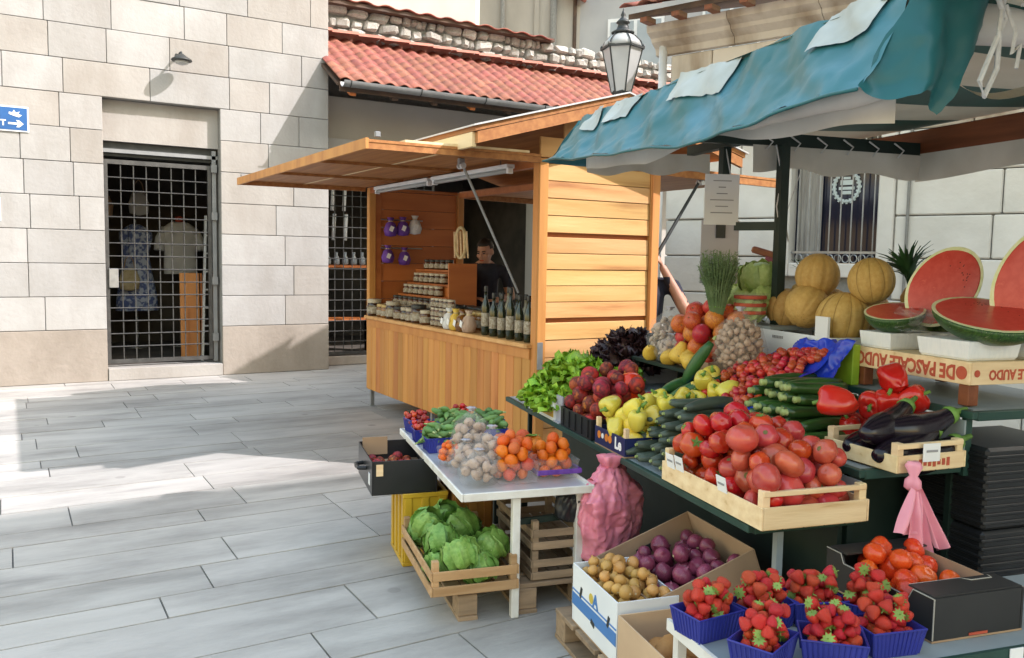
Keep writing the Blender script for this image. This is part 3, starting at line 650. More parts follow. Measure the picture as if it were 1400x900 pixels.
# ------------------------------------------------------------------ unseen tall building added to cast the near shadow, behind and right of viewer
SB = thing('shade_caster_building', 'unseen tall stone building added to shade the stalls and near paving', 'building', (20, -9, 0))
wpart('wall', MB().b2(5.2, 36, -14, -3.8, 0, 11.95), 'white_limestone', SB)
for r in range(3):
    for i in range(9):
        xx = 7 + i * 3.1; w = wpart('window', MB().b2(xx, xx + 1.1, -3.83, -3.79, 1.2 + r * 3.6, 3.1 + r * 3.6), 'glass_dark', SB)
        new('frame', MB().b2(xx - .1, xx + 1.2, -3.84, -3.78, 1.05 + r * 3.6, 1.19 + r * 3.6), 'limestone_warm', w)
wpart('roof', MB().b2(5.0, 36.2, -14.2, -3.79, 11.96, 12.04), 'roof_tile', SB)
# ================================================================== KIOSK
KX0, KX1, KY0, KY1 = 3.30, 4.42, 5.16, 8.52
K = thing('wooden_kiosk', 'orange pine market kiosk with raised flaps and plank walls', 'kiosk', ((KX0 + KX1) / 2, (KY0 + KY1) / 2, 0))
rk = random.Random(9)
def kp(name, mb, mat, parent=K, smooth=False): return new(name, mb, mat, parent, loc=-Vector(K.location) if parent is K else (0, 0, 0), smooth=smooth)
kp('floor', MB().b2(KX0 + .03, KX1, KY0 + .05, KY1 - .03, .19, .23), 'pine_red')
# front boards
nb = 28; bw = (KY1 - KY0 - .10) / nb
bme = MB().box((0, 0, 0), (.022, bw - .006, .755), ch=.006).mesh('board'); smat(bme, 'pine')
for i in range(nb): new('front_board', bme, None, K, loc=Vector((KX0 + .0, KY0 + .05 + (i + .5) * bw, .19 + .755 / 2)) - Vector(K.location))
kp('front_panel', MB().b2(KX0 + .013, KX0 + .035, KY0 + .05, KY1 - .05, .20, .94), 'pine_red')
kp('counter_top', MB().b2(KX0 - .05, KX0 + .48, KY0 + .045, KY1 - .04, .948, .982, ch=.006), 'pine_h')
kp('counter_trim', MB().b2(KX0 - .022, KX0 - .0125, KY0 + .05, KY1 - .05, .87, .945), 'pine')
# posts
for (x, y) in ((KX0 + .035, KY0 + .03), (KX0 + .035, KY1 - .035), (KX1 - .035, KY0 + .03), (KX1 - .035, KY1 - .035)):
    kp('post', MB().box((x, y, (.19 + 2.33) / 2), (.075, .075, 2.14), ch=.006), 'pine')
for (x, y) in ((KX0 + .04, KY0 + .08), (KX0 + .04, KY1 - .06), (KX0 + .04, 6.95), (KX1 - .05, KY0 + .08), (KX1 - .05, KY1 - .06), (KX1 - .05, 6.95)):
    kp('steel_leg', MB().b2(x - .018, x + .018, y - .018, y + .018, 0, .189), 'steel')
# near side wall planks: three framed panels
def planks(x0, x1, yface, z0, z1, n, mat, gap=.004, out=-1):
    h = (z1 - z0) / n
    for i in range(n):
        zz = z0 + (i + .5) * h
        kp('side_plank', MB().box(((x0 + x1) / 2, yface + rk.uniform(-.002, .002), zz), (x1 - x0, .02, h - gap), rx=out * .03, ch=.003), mat)
PX0, PX1 = KX0 + .077, KX1 - .077
planks(PX0, PX1, KY0 + .012, 1.80, 2.30, 4, 'pine_h'); planks(PX0, PX1, KY0 + .012, 1.17, 1.77, 5, 'pine_h'); planks(PX0, PX1, KY0 + .012, .22, 1.14, 7, 'pine_h')
kp('side_backing', MB().b2(PX0 - .002, PX1 + .002, KY0 + .028, KY0 + .05, .20, 2.32), 'pine_red')
for (a, b) in ((KX0 - .004, KX0 + .072), (KX1 - .072, KX1 + .004)):
    kp('corner_board', MB().b2(a, b, KY0 - .028, KY0 - .008, .19, 2.33, ch=.004), 'pine')
kp('hinge_plate', MB().b2(KX0 + .0, KX0 + .045, KY0 - .035, KY0 - .029, .80, 1.0), 'steel')
# far side wall planks (seen from inside)
for i in range(11): 
    h = 2.1 / 11; kp('end_plank', MB().box(((KX0 + KX1) / 2, KY1 - .02, .2 + (i + .5) * h), (KX1 - KX0 - .15, .02, h - .004), ch=.003), 'pine_red')
kp('end_trim', MB().b2(KX0 + .0725, KX0 + .14, KY1 - .055, KY1 - .031, .985, 2.3), 'pine_red')
# top frame
for (a, b) in (((KX0 + .035, KY0), (KX0 + .035, KY1)), ((KX1 - .035, KY0), (KX1 - .035, KY1))): kp('top_rail', MB().b2(a[0] - .03, a[0] + .03, a[1] + .07, b[1] - .075, 2.27, 2.33), 'pine_red')
for y in (KY0 + .03, KY1 - .035): kp('top_rail', MB().b2(KX0 + .075, KX1 - .075, y - .025, y + .025, 2.302, 2.332), 'pine_red')
# gable roof with near overhang
RX, RZK = (KX0 + KX1) / 2, 2.80
def slab(p, q, y0, y1, th):
    (xa, za), (xb, zb) = p, q
    vs = [(xa, y0, za), (xb, y0, zb), (xb, y1, zb), (xa, y1, za), (xa, y0, za - th), (xb, y0, zb - th), (xb, y1, zb - th), (xa, y1, za - th)]
    return MB().add(vs, [(0, 1, 2, 3), (7, 6, 5, 4), (0, 4, 5, 1), (1, 5, 6, 2), (2, 6, 7, 3), (3, 7, 4, 0)])
RF = (2.62, 2.46); RBK = (5.05, 2.47)
r1 = kp('roof_front', slab((RX, RZK), RF, 4.86, KY1 + .12, .035), 'pine_roof'); r2 = kp('roof_back', slab(RBK, (RX, RZK), 4.86, KY1 + .12, .035), 'pine_roof')
kp('roof_felt', slab((RX, RZK + .012), (RF[0] - .02, RF[1] + .005), 4.84, KY1 + .14, .011), 'aluminium'); kp('roof_felt', slab((RBK[0] + .02, RBK[1] + .005), (RX, RZK + .012), 4.84, KY1 + .14, .011), 'aluminium')
kp('rake_board', slab((RX, RZK - .036), (RF[0] + .02, RF[1] - .036), 4.865, 4.90, .075), 'pine_roof'); kp('rake_board', slab((RBK[0] - .02, RBK[1] - .036), (RX, RZK - .036), 4.865, 4.90, .075), 'pine_roof')
kp('eave_board', MB().b2(RF[0], RF[0] + .03, 4.905, KY1 + .1, RF[1] - .13, RF[1] - .037), 'pine_pale')
for i in range(2):
    zz = 2.345 + i * .15; hw = (RZK - .06 - zz) / (RZK - 2.36) * .60 
    kp('gable_plank', MB().box((RX, KY0 + .02, zz + .07), (max(.2, hw * 2), .02, .145), ch=.003), 'pine_h')
# raised front flap
FX0, FZ0, FX1, FZ1 = 1.99, 2.345, KX0 - .01, 2.352
fl = kp('front_flap', slab((FX1, FZ1), (FX0, FZ0), KY0 - .05, KY1 + .06, .018), 'pine_roof')
fo = lambda n, mb, m: new(n, mb, m, fl)
for y in (KY0 - .045, KY1 + .02): fo('flap_batten', slab((FX1, FZ1 - .019), (FX0 + .002, FZ0 - .019), y, y + .035, .04), 'pine_roof')
for i in range(2): yy = KY0 + 1.1 + i * 1.15; fo('flap_batten', slab((FX1 - .06, FZ1 - .019), (FX0 + .05, FZ0 - .019), yy, yy + .03, .022), 'pine_roof')
fo('flap_edge', MB().b2(FX0 - .022, FX0 - .001, KY0 - .05, KY1 + .06, FZ0 - .06, FZ0 + .008), 'pine')
fo('flap_top_board', slab((FX1 - .1, FZ1 + .017), (FX0 + .25, FZ0 + .017), KY0 - .05, KY0 + .5, .016), 'pine_pale')
for (x, y) in ((FX0 + .03, KY1 + .05), (FX0 + .06, KY0 - .04)): fo('bracket', MB().box((x, y, FZ0 + .035), (.035, .03, .035), ch=.004), 'zinc')
# support stay from flap to post
st = kp('flap_stay', MB().tube([(2.85, KY0 + .34, 2.30), (KX0 + .02, KY0 + .28, 1.35)], [.011, .009], 8), 'zinc'); new('stay_bracket', MB().box((2.85, KY0 + .34, 2.29), (.05, .03, .07), ch=.004), 'steel', st); new('stay_pin', MB().tube([(2.85, KY0 + .30, 2.27), (2.85, KY0 + .37, 2.27)], .022, 12), 'aluminium', st)
# raised back flap
bf = kp('back_flap', slab((5.72, 2.33), (KX1 + .01, 2.352), KY0 - .05, KY1 + .06, .018), 'pine_roof')
for y in (KY0 - .045, KY1 + .02): new('flap_batten', slab((5.71, 2.311), (KX1 + .015, 2.333), y, y + .035, .055), 'pine_roof', bf)
st = kp('back_stay', MB().tube([(4.88, KY0 + .02, 2.27), (KX1 + .01, KY0 + .03, 1.62)], [.012, .016], 8), 'iron_black'); new('stay_bracket', MB().box((4.88, KY0 + .02, 2.285), (.05, .03, .08), ch=.004), 'steel', st); new('stay_pin', MB().tube([(4.88, KY0 - .02, 2.25), (4.88, KY0 + .05, 2.25)], .02, 12), 'aluminium', st)
# strip lamp under the front
t = thing('strip_lamp', 'long white fluorescent strip lamp under the kiosk front flap', 'lamp', (3.18, 6.7, 2.25))
for (a, b) in ((-1.35, -.06), (.02, 1.25)):
    new('housing', MB().box((0, (a + b) / 2, .03), (.07, b - a, .03), ch=.004), 'window_white', t); new('tube', MB().tube([(0, a + .03, 0), (0, b - .03, 0)], .018, 12).mesh('tube', True), 'glass_frost', t)
    for e in (a + .015, b - .015): new('end_cap', MB().box((0, e, .002), (.045, .03, .05), ch=.003), 'window_white', t)
new('wire', MB().tube([(0, -1.2, .045), (0, -1.2, .085)], .004, 5), 'iron_black', t)

# stepped display stand inside the kiosk
D = thing('stepped_stand', 'stepped orange wood display stand for jars in kiosk', 'display stand', (3.62, 7.75, .982))
steps = [(3.53, .12), (3.63, .24), (3.73, .36), (3.83, .50)]
for i, (x, h) in enumerate(steps):
    new('step', MB().box((x - 3.62, 0, h - .01), (.10, 1.15, .02)), 'pine_red', D); new('riser', MB().box((x - 3.62 - .043, 0, h / 2 - .012), (.012, 1.15, h - .03)), 'pine_red', D)
new('side_panel', MB().box((.12, -.59, .28), (.30, .02, .58)), 'pine_red', D); new('back_panel', MB().box((.275, 0, .26), (.015, 1.15, .56)), 'pine_red', D)
# back work table of the kiosk
t = thing('work_table', 'dark work table with clutter at the back of kiosk', 'table', (4.2, 6.3, .23))
new('table_top', MB().box((0, 0, .76), (.34, 1.5, .04)), 'dark_wood', t)
for a in (-.13, .13):
    for b in (-.7, .7): new('leg', MB().box((a, b, .37), (.05, .05, .74)), 'dark_wood', t)
for i, (dx, dy, w, h) in enumerate(((0, -.45, .2, .16), (.02, -.1, .16, .10), (-.02, .2, .24, .13))):
    t = thing('metal_tin', ['dull tin box on the kiosk work table', 'small dull tin beside the tin box', 'wide dull tin near the vendor'][i], 'tin', (4.2 + dx, 6.3 + dy, 1.01)); new('body', MB().box((0, 0, h / 2), (w * .7, w, h), ch=.01), 'zinc', t); new('lid', MB().box((0, 0, h + .008), (w * .72, w * 1.02, .016), ch=.004), 'steel', t)

# jars and bottles
def lathe_me(prof, n, mat): return smat(MB().lathe(prof, n).mesh('l', True), mat)
JB = {k: lathe_me([(.030, 0), (.036, .004), (.037, .05), (.033, .064), (.031, .066)], 14, k) for k in ('jar_dark', 'jar_honey')}
JL = {k: lathe_me([(.034, .064), (.035, .067), (.035, .081), (.032, .084)], 14, k) for k in ('lid_dark', 'lid_gold', 'lid_white')}
JP = {k: lathe_me([(.0376, .012), (.0378, .0125), (.0378, .045), (.0376, .0455)], 14, k) for k in ('label_white', 'label_blue')}
jar_specs = [('jar_dark', 'lid_white', 'label_white', 'dark jam jar with white lid and pale label'), ('jar_honey', 'lid_gold', 'label_white', 'amber honey jar with gold lid and pale label'),
             ('jar_dark', 'lid_dark', 'label_white', 'dark jar with black lid and pale label'), ('jar_dark', 'lid_dark', 'label_blue', 'dark jar with blue patterned label')]
def jar(x, y, z, spec, where, group, s=1.0):
    b, l, p, lab = jar_specs[spec]
    t = thing('jar', lab + ' ' + where, 'jar', (x, y, z), rk.uniform(0, 6), group); t.scale = (s, s, s)
    new('glass', JB[b], None, t); new('lid', JL[l], None, t); new('label', JP[p], None, t)
for i, (x, h) in enumerate(steps):
    for j in range(8 - i):
        y = 8.24 - j * .125 - i * .04
        if abs(y - 7.75) < .56: jar(x, y, .982 + h + .001, [2, 0, 0, 2][i], ['on the lowest step of the stand', 'on the second step of the stand', 'on the third step of the stand', 'on the top step of the stand'][i], ['jars on the lowest step', 'jars on the second step', 'jars on the third step', 'jars on the top step'][i], 1.22)
yy = 8.38; j = 0
while yy > 7.08:
    sp = [0, 1, 1, 0, 2, 0, 0, 2][j % 8]; big = 2.1 if j in (0, 3, 7) else 1.6
    jar(KX0 + .03 + (j % 2) * .012, yy, .983, sp, 'in the counter front row', 'front row of jars on the counter', big)
    yy -= .083 * big + .012; j += 1
for j in range(12): jar(KX0 + .165, 8.30 - j * .14, .983, [0, 2, 1][j % 3], 'behind the front row', 'second row of jars on the counter', 1.6)
for j in range(5):
    for k in range(3): jar(KX0 + .045, 6.95 - j * .085, .983 + k * .0855, 0, 'in the three high stack', 'stacked jars on the counter') if 6.95 - j * .085 < 6.66 + .3 else None
for j in range(2): jar(KX0 + .24, 7.02 - j * .13, .983, 3, 'standing behind the stacked jars', 'blue labelled jars', 2.3)
for j in range(9): jar(KX0 + .36, 6.9 - j * .14, .983, 2, 'in the back row behind the bottles', 'tall dark jars at the back', 2.2)
for j in range(8): jar(KX0 + .24, 6.75 - j * .12, .983, 1, 'behind the sachets', 'tall honey jars', 1.9)
BG = {k: lathe_me([(.032, 0), (.036, .006), (.036, .19), (.026, .225), (.014, .25), (.0135, .30)], 14, k) for k in ('bottle_green', 'bottle_clear')}
BC = lathe_me([(.0155, .292), (.016, .296), (.016, .33), (.014, .333)], 12, 'lid_dark'); BLb = lathe_me([(.0364, .06), (.0368, .0605), (.0368, .15), (.0364, .1505)], 14, 'label_white')
for j in range(11):
    x = KX0 + .04 + (j % 2) * .10; y = 5.98 - j * .066
    kd = 'bottle_clear' if j % 4 == 3 else 'bottle_green'
    t = thing('bottle', 'dark green glass bottle with pale label at the end of the counter' if kd == 'bottle_green' else 'pale glass bottle among the dark bottles on counter', 'bottle', (x, y, .983), rk.uniform(0, 6), 'bottles on the kiosk counter')
    t.scale = (1, 1, 1.05 + .15 * (j % 3 == 0)); new('glass', BG[kd], None, t); new('cap', BC, None, t); new('label', BLb, None, t)
# fabric sachets and tags hanging at the counter edge
sb = MB().lathe([(.004, 0), (.035, .005), (.045, .04), (.03, .085), (.012, .10), (.024, .125)], 12, lambda th, t, r, z: (r * (1 + .08 * sin(5 * th)), z)).mesh('s', True)
def sachet(x, y, z, mat, lab, group, s=1, rz=0):
    t = thing('sachet', lab, 'sachet', (x, y, z), rz, group); t.scale = (s, s, s)
    me = sb.copy(); me.materials.clear(); new('pouch', me, mat, t); new('tie', MB().tube([(.013 * cos(a), .013 * sin(a), .1) for a in [i * pi / 4 for i in range(9)]], .004, 5), 'raffia', t); new('tag', MB().box((-.046, .01, .05), (.003, .026, .034), rx=.4), 'paper', t)
for j, (mt, lab) in enumerate((('cloth_white', 'white cloth sachet with pale tag beside the bottles'), ('pear', 'yellow cloth sachet with pale tag beside the bottles'), ('jar_honey', 'brown cloth sachet with pale tag beside the bottles'), ('garlic', 'beige cloth sachet with pale tag beside the bottles'))):
    sachet(KX0 + .0, 6.55 - j * .12, .983, mt, lab, 'sachets on the counter', 1.5)
for j, (x, z) in enumerate(((3.50, 1.90), (3.64, 1.91), (3.78, 1.93))): sachet(x, 8.36, z - .08, 'lavender' if j < 2 else 'cloth_white', 'purple lavender sachet in the upper row on the end wall' if j < 2 else 'white sachet beside the upper purple sachets', 'upper sachets on the kiosk end wall', 1.6, pi / 2)
for j, (x, z) in enumerate(((3.47, 1.62), (3.66, 1.60))): sachet(x, 8.36, z - .08, 'lavender', 'purple lavender sachet in the lower row on the end wall', 'lower sachets on the kiosk end wall', 1.5, pi / 2)
for zz in (2.0, 1.70): solo('hook_rail', MB().tube([(3.42, 8.425, zz), (3.9, 8.425, zz)], .008, 6), 'steel', 'thin steel hook rail above the %s sachets on end wall' % ('upper' if zz > 1.8 else 'lower'), 'rail')
# wreath on top of the stand, yellow card on a pole
t = thing('twig_wreath', 'pale twig wreath standing on the stepped jar stand', 'wreath', (3.84, 7.40, 1.605))
new('ring', MB().tube([(0, .11 * cos(a), .15 + .15 * sin(a)) for a in [i * pi / 10 for i in range(21)]], .016, 7), 'raffia', t); 
for i in range(5): new('twig', MB().tube([(.01, -.14 + i * .07, 0), (.0, -.12 + i * .065, .26)], .009, 6), 'crate_wood', t)
t = thing('yellow_card', 'yellow card hung on a pole inside the kiosk', 'card', (4.36, 6.72, .23))
new('card', MB().box((-.02, 0, 1.62), (.008, .18, .24), rx=.05), 'yellow_card', t); new('pole', MB().tube([(0, 0, 0), (0, 0, 2.05)], .012, 8), 'steel', t)
t = thing('steel_pole', 'thin steel pole standing at the open back of kiosk', 'pole', (4.38, 6.25, .23)); new('shaft', MB().tube([(0, 0, 0), (0, 0, 1.9)], .014, 8), 'steel', t); new('foot', MB().lathe([(.06, 0), (.06, .012), (.015, .02)], 14), 'steel', t)

# ------------------------------------------------------------------ street lantern behind the kiosk
t = thing('street_lantern', 'black six sided street lantern with frosted panes above the kiosk', 'street lamp', (5.70, 7.30, 0))
new('pole', MB().lathe([(.13, 0), (.13, .25), (.07, .32), (.05, .6), (.042, 3.25), (.06, 3.28), (.03, 3.36)], 14).mesh('pole', True), 'iron_black', t)
zb, zt, rb, rtp = 3.40, 3.86, .105, .215
def hexp(r, z, o=0): return [Vector((r * cos(i * pi / 3 + .25), r * sin(i * pi / 3 + .25), z)) for i in range(6)]
lo, hi = hexp(rb, zb), hexp(rtp, zt)
for i in range(6):
    a, b, c, d = lo[i], lo[(i + 1) % 6], hi[(i + 1) % 6], hi[i]; n = (b - a).cross(d - a).normalized() * .004
    new('pane', MB().add([a - n, b - n, c - n, d - n, a, b, c, d], [(3, 2, 1, 0), (4, 5, 6, 7), (0, 1, 5, 4), (1, 2, 6, 5), (2, 3, 7, 6), (3, 0, 4, 7)]), 'glass_frost', t)
    new('rib', MB().tube([lo[i] * 1.0, hi[i] * 1.0 + Vector((0, 0, 0))], .009, 6), 'iron_black', t)
    new('rim', MB().bar(hexp(rtp + .012, zt)[i], hexp(rtp + .012, zt)[(i + 1) % 6], .022, .022), 'iron_black', t); new('finial', MB().lathe([(.012, 0), (.014, .02), (.004, .04)], 6, c=hexp(rtp + .012, zt)[i]), 'iron_black', t)
new('base_ring', MB().lathe([(.03, 3.35), (.09, 3.375), (.115, 3.40), (.10, 3.415)], 6), 'iron_black', t)
new('glass_dome', MB().lathe([(.215, 3.865), (.19, 3.93), (.13, 3.99), (.07, 4.02)], 12).mesh('d', True), 'glass_frost', t)
for i in range(6): new('dome_rib', MB().tube([hexp(.22, 3.87)[i], hexp(.196, 3.93)[i], hexp(.136, 3.992)[i], hexp(.07, 4.025)[i]], .007, 5), 'iron_black', t)
new('cap', MB().lathe([(.12, 4.015), (.125, 4.03), (.07, 4.06), (.05, 4.12), (.075, 4.13), (.06, 4.15), (.02, 4.19), (.028, 4.21), (.012, 4.25), (.003, 4.28)], 14).mesh('c', True), 'iron_black', t)

# ================================================================== PEOPLE
def capsule(mb, p, r0, q, r1, n=14):
    p, q = Vector(p), Vector(q); d = (q - p); L = d.length; d.normalize(); pts = []; rs = []
    for i in range(4): a = pi / 2 * (1 - i / 4); pts.append(p - d * r0 * sin(a)); rs.append(max(r0 * cos(a), .0015))
    pts.append(p); rs.append(r0); pts.append(q); rs.append(r1)
    for i in range(1, 5): a = pi / 2 * i / 4; pts.append(q + d * r1 * sin(a)); rs.append(max(r1 * cos(a), .0015))
    mb.tube(pts, rs, n)
def ellip(mb, c, rx, ry, rz, rot=(0, 0, 0)):
    R = Euler(rot).to_matrix(); t = MB().lathe(sphere_prof(1, 12), 18); mb.add([R @ Vector((x * rx, y * ry, z * rz)) + Vector(c) for x, y, z in t.v], t.f)
def chain(mb, pts, rs):
    for i in range(len(pts) - 1): capsule(mb, pts[i], rs[i], pts[i + 1], rs[i + 1])
def hand(mb, w, d, up, s=1.0, curl=.6):
    """w wrist, d direction of the fingers, up back of the hand; five separate fingers"""
    w, d, up = Vector(w), Vector(d).normalized(), Vector(up).normalized(); side = d.cross(up).normalized(); up = side.cross(d)
    for i in range(4):
        o = side * (i - 1.5) * .021 * s; k0 = w + d * .03 * s + o * .7; k1 = w + d * .088 * s + o
        capsule(mb, k0, .014 * s, k1, .0115 * s)
        l = (.036, .042, .039, .030)[i] * s
        k2 = k1 + (d * cos(curl * .6) - up * sin(curl * .6)) * l; k3 = k2 + (d * cos(curl * 1.5) - up * sin(curl * 1.5)) * l * .75
        chain(mb, [k1, k2, k3], [.0100 * s, .0090 * s, .0078 * s])
    t0 = w + d * .025 * s - side * .028 * s; t1 = t0 + (d * .6 - side * .7 - up * .25) * .045 * s; t2 = t1 + (d * .9 - side * .2 - up * .3) * .035 * s
    chain(mb, [t0, t1, t2], [.0135 * s, .011 * s, .009 * s])
def head(mb, c, tilt=(0, 0, 0)):
    R = Euler(tilt).to_matrix(); c = Vector(c); L = lambda x, y, z: c + R @ Vector((x, y, z))
    ellip(mb, L(0, .012, .02), .076, .097, .105, tilt); ellip(mb, L(0, -.02, -.055), .060, .070, .068, tilt)
    capsule(mb, L(0, -.092, .01), .009, L(0, -.108, -.032), .014); ellip(mb, L(0, -.088, -.062), .026, .014, .012, tilt); ellip(mb, L(0, -.082, -.098), .026, .022, .018, tilt)
    for s in (-1, 1):
        ellip(mb, L(s * .080, .015, -.005), .012, .022, .034, tilt); ellip(mb, L(s * .032, -.080, .022), .024, .016, .010, tilt); ellip(mb, L(s * .045, -.062, -.022), .024, .026, .022, tilt)
def finish(name, mb, vox, matfn, mats, root):
    me = mb.mesh('tmp'); o = bpy.data.objects.new('tmp', me); COL.objects.link(o)
    m = o.modifiers.new('r', 'REMESH'); m.mode = 'VOXEL'; m.voxel_size = vox; sm = o.modifiers.new('s', 'SMOOTH'); sm.factor = .5; sm.iterations = 4
    bpy.context.view_layer.update(); e = bpy.data.meshes.new_from_object(o.evaluated_get(bpy.context.evaluated_depsgraph_get()))
    bpy.data.objects.remove(o); bpy.data.meshes.remove(me); e.materials.clear()
    for k in mats: e.materials.append(MATS[k])
    e.polygons.foreach_set('material_index', [matfn(p.center) for p in e.polygons]); e.polygons.foreach_set('use_smooth', [True] * len(e.polygons)); e.name = name
    return new(name, e, None, root)
def face_bits(root, c, tilt):
    R = Euler(tilt).to_matrix(); c = Vector(c)
    for s in (-1, 1):
        e = MB(); ellip(e, c + R @ Vector((s * .031, -.090, .008)), .012, .007, .007, tilt); new('eye', e.mesh('eye', True), 'iron_black', root)
        b = MB().tube([c + R @ Vector((s * x, y, z)) for x, y, z in ((.014, -.096, .026), (.032, -.096, .031), (.05, -.084, .026))], .005, 6); new('eyebrow', b, 'hair', root)
    new('lips', MB().tube([c + R @ Vector((x, y, -.064)) for x, y in ((-.022, -.094), (0, -.103), (.022, -.094))], .006, 6), 'red_print', root)
def hair_cap(root, c, tilt):
    R = Euler(tilt).to_matrix(); c = Vector(c); rr = random.Random(2); mb = MB(); t = MB().lathe(sphere_prof(1, 16), 26); vs = []
    for x, y, z in t.v:
        low = -.1 if y > .1 else (.45 if y < -.35 else .1)
        k = 1.07 + rr.uniform(-.02, .03)
        if z < low: k = .80
        vs.append(c + R @ Vector((x * .080 * k, y * .101 * k + .014, z * .108 * k + .022)))
    new('hair', mb.add(vs, t.f).mesh('hair', True), 'hair', root)
# vendor stooping over his work inside the kiosk
A = thing('person', 'vendor in dark shirt stooping over work inside the kiosk', 'person', (4.24, 7.62, .232), radians(-30))
mb = MB()
chain(mb, [(0, .12, .82), (0, .08, 1.05), (0, -.04, 1.22)], [.135, .14, .15]); capsule(mb, (-.15, -.03, 1.25), .07, (.15, -.03, 1.25), .07)
capsule(mb, (0, -.05, 1.28), .055, (0, -.09, 1.38), .05)
for s in (-1, 1): chain(mb, [(s * .09, .12, .80), (s * .10, .06, .44), (s * .10, .12, .08)], [.095, .065, .042]); capsule(mb, (s * .10, .14, .04), .04, (s * .11, -.06, .035), .032)
hc, ht = (0, -.13, 1.44), (.28, 0, -.45)
head(mb, hc, ht)
chain(mb, [(-.20, -.03, 1.24), (-.27, -.10, .99), (-.12, -.34, .98)], [.058, .047, .030]); hand(mb, (-.11, -.355, .98), (.8, -.6, 0), (0, 0, 1))
chain(mb, [(.20, -.03, 1.24), (.27, -.10, .99), (.12, -.34, .96)], [.058, .047, .030]); hand(mb, (.11, -.355, .96), (-.7, -.7, 0), (0, 0, 1))
def am(c):
    if c.z > 1.325 and c.y < .05: return 0
    if c.z < .06: return 3
    if c.z < .80: return 2
    if abs(c.x) > .15 and c.z < 1.08 and c.y < -.02: return 0
    if c.y < -.2 and c.z < 1.05: return 0
    return 1
finish('body', mb, .011, am, ('skin', 'cloth_navy', 'denim', 'iron_black'), A); face_bits(A, hc, ht); hair_cap(A, hc, ht)
# vendor standing right of the kiosk with a hand raised to the ear
Bp = thing('person', 'vendor in dark t-shirt beside the kiosk with hand raised to ear', 'person', (4.61, 5.50, 0), radians(-38))
mb = MB()
chain(mb, [(0, .0, .92), (0, .0, 1.12), (0, -.01, 1.34)], [.145, .145, .16]); capsule(mb, (-.17, 0, 1.40), .075, (.17, 0, 1.40), .075); capsule(mb, (0, 0, 1.44), .055, (0, -.01, 1.54), .052)
for s in (-1, 1): chain(mb, [(s * .09, 0, .92), (s * .10, -.02, .50), (s * .10, .02, .09)], [.10, .068, .045]); capsule(mb, (s * .10, .04, .045), .042, (s * .12, -.17, .038), .034)
hc, ht = (0, -.03, 1.64), (.12, 0, .2)
head(mb, hc, ht)
chain(mb, [(-.22, 0, 1.40), (-.27, .0, 1.14), (-.20, -.16, .95)], [.06, .05, .032]); hand(mb, (-.19, -.175, .94), (.5, -.6, -.5), (0, 0, 1))
chain(mb, [(.23, 0, 1.40), (.33, -.08, 1.20), (.135, -.09, 1.55)], [.062, .052, .033]); hand(mb, (.125, -.09, 1.565), (-.35, .05, .9), (.9, -.1, .3), curl=.8)
def bmf(c):
    if c.z > 1.475 and abs(c.x) < .11: return 0
    if c.x > .25 and c.z < 1.27 and c.z > 1.05: return 0
    if c.x > .1 and c.z > 1.475: return 0
    if c.x > .11 and c.z > 1.2 and c.y < -.085 + (.0 if c.x < .3 else .02) and c.x < .34 and c.x > .19: return 0
    if c.x < -.15 and c.z < 1.2 and (c.x < -.2 or c.y < -.08): return 0
    if c.z < .07: return 3
    if c.z < .90: return 2
    return 1
finish('body', mb, .011, bmf, ('skin', 'cloth_navy', 'denim', 'iron_black'), Bp); face_bits(Bp, hc, ht); hair_cap(Bp, hc, ht)
# ================================================================== FRUIT STALL
ST = thing('market_stall', 'green framed market stall with stepped shelves under a teal striped canopy', 'market stall', SO, SRZ)
def sp(name, mb, mat, parent=ST, smooth=False): return new(name, mb, mat, parent, smooth=smooth)
U0, U1 = -.86, 2.05
T1, T2, T3 = .70, .87, 1.07
for (va, vb, z, n, U0) in ((.015, .43, T1, 'shelf', -.74), (.455, .885, T2, 'shelf', -.76), (.915, 1.62, T3, 'shelf', -.80)):
    sp(n, MB().b2(va + .004, vb - .004, U0 + .03, U1, z - .022, z - .002), 'shelf_grey')
    sp('front_rail', MB().b2(va - .022, va + .003, U0, U1, z - .030, z - .001, ch=.003), 'green_paint')
    sp('end_rail', MB().b2(va + .004, vb + .01, U0, U0 + .028, z - .036, z - .0015, ch=.003), 'green_paint')
sp('riser', MB().b2(.43, .437, U0 + .03, U1, T1, T2 - .037), 'shelf_grey'); sp('riser', MB().b2(.888, .895, U0 + .03, U1, T2, T3 - .037), 'shelf_grey')
U0 = -.74
for (v, z) in ((.16, T1), (.46, T2), (.93, T3), (1.6, T3)):
    for u in (U0 + .06, .6, U1 - .02): sp('leg', MB().b2(v - .013, v + .013, u - .013, u + .013, 0, z - .037), 'shelf_grey' if u < 0 and v < .3 else 'green_dark')
sp('end_post', MB().b2(.905, .935, U0 - .02, U0 + .0, T2 - .05, T3 - .0), 'green_paint')
sp('shade_panel', MB().b2(.40, .41, U0 + .04, U1, .03, T1 - .03), 'green_dark'); sp('shade_panel', MB().b2(.41, 1.58, U0 + .34, U0 + .35, .03, T1 + .1), 'green_dark')  # dark panels added to stand in for the deep shade under the shelves
# raised boards for the far heaps
sp('raised_shelf', MB().b2(.55, .885, .36, 1.36, 1.02, 1.04), 'green_dark'); 
for v in (.57, .86):
    for u in (.40, 1.30): sp('raised_shelf_leg', MB().b2(v - .012, v + .012, u - .012, u + .012, T2, 1.02), 'green_dark')
sp('raised_shelf', MB().b2(.92, 1.3, .50, 1.35, 1.26, 1.28), 'shelf_grey')
for v in (.94, 1.27):
    for u in (.54, 1.3): sp('raised_shelf_leg', MB().b2(v - .012, v + .012, u - .012, u + .012, T3, 1.26), 'green_dark')
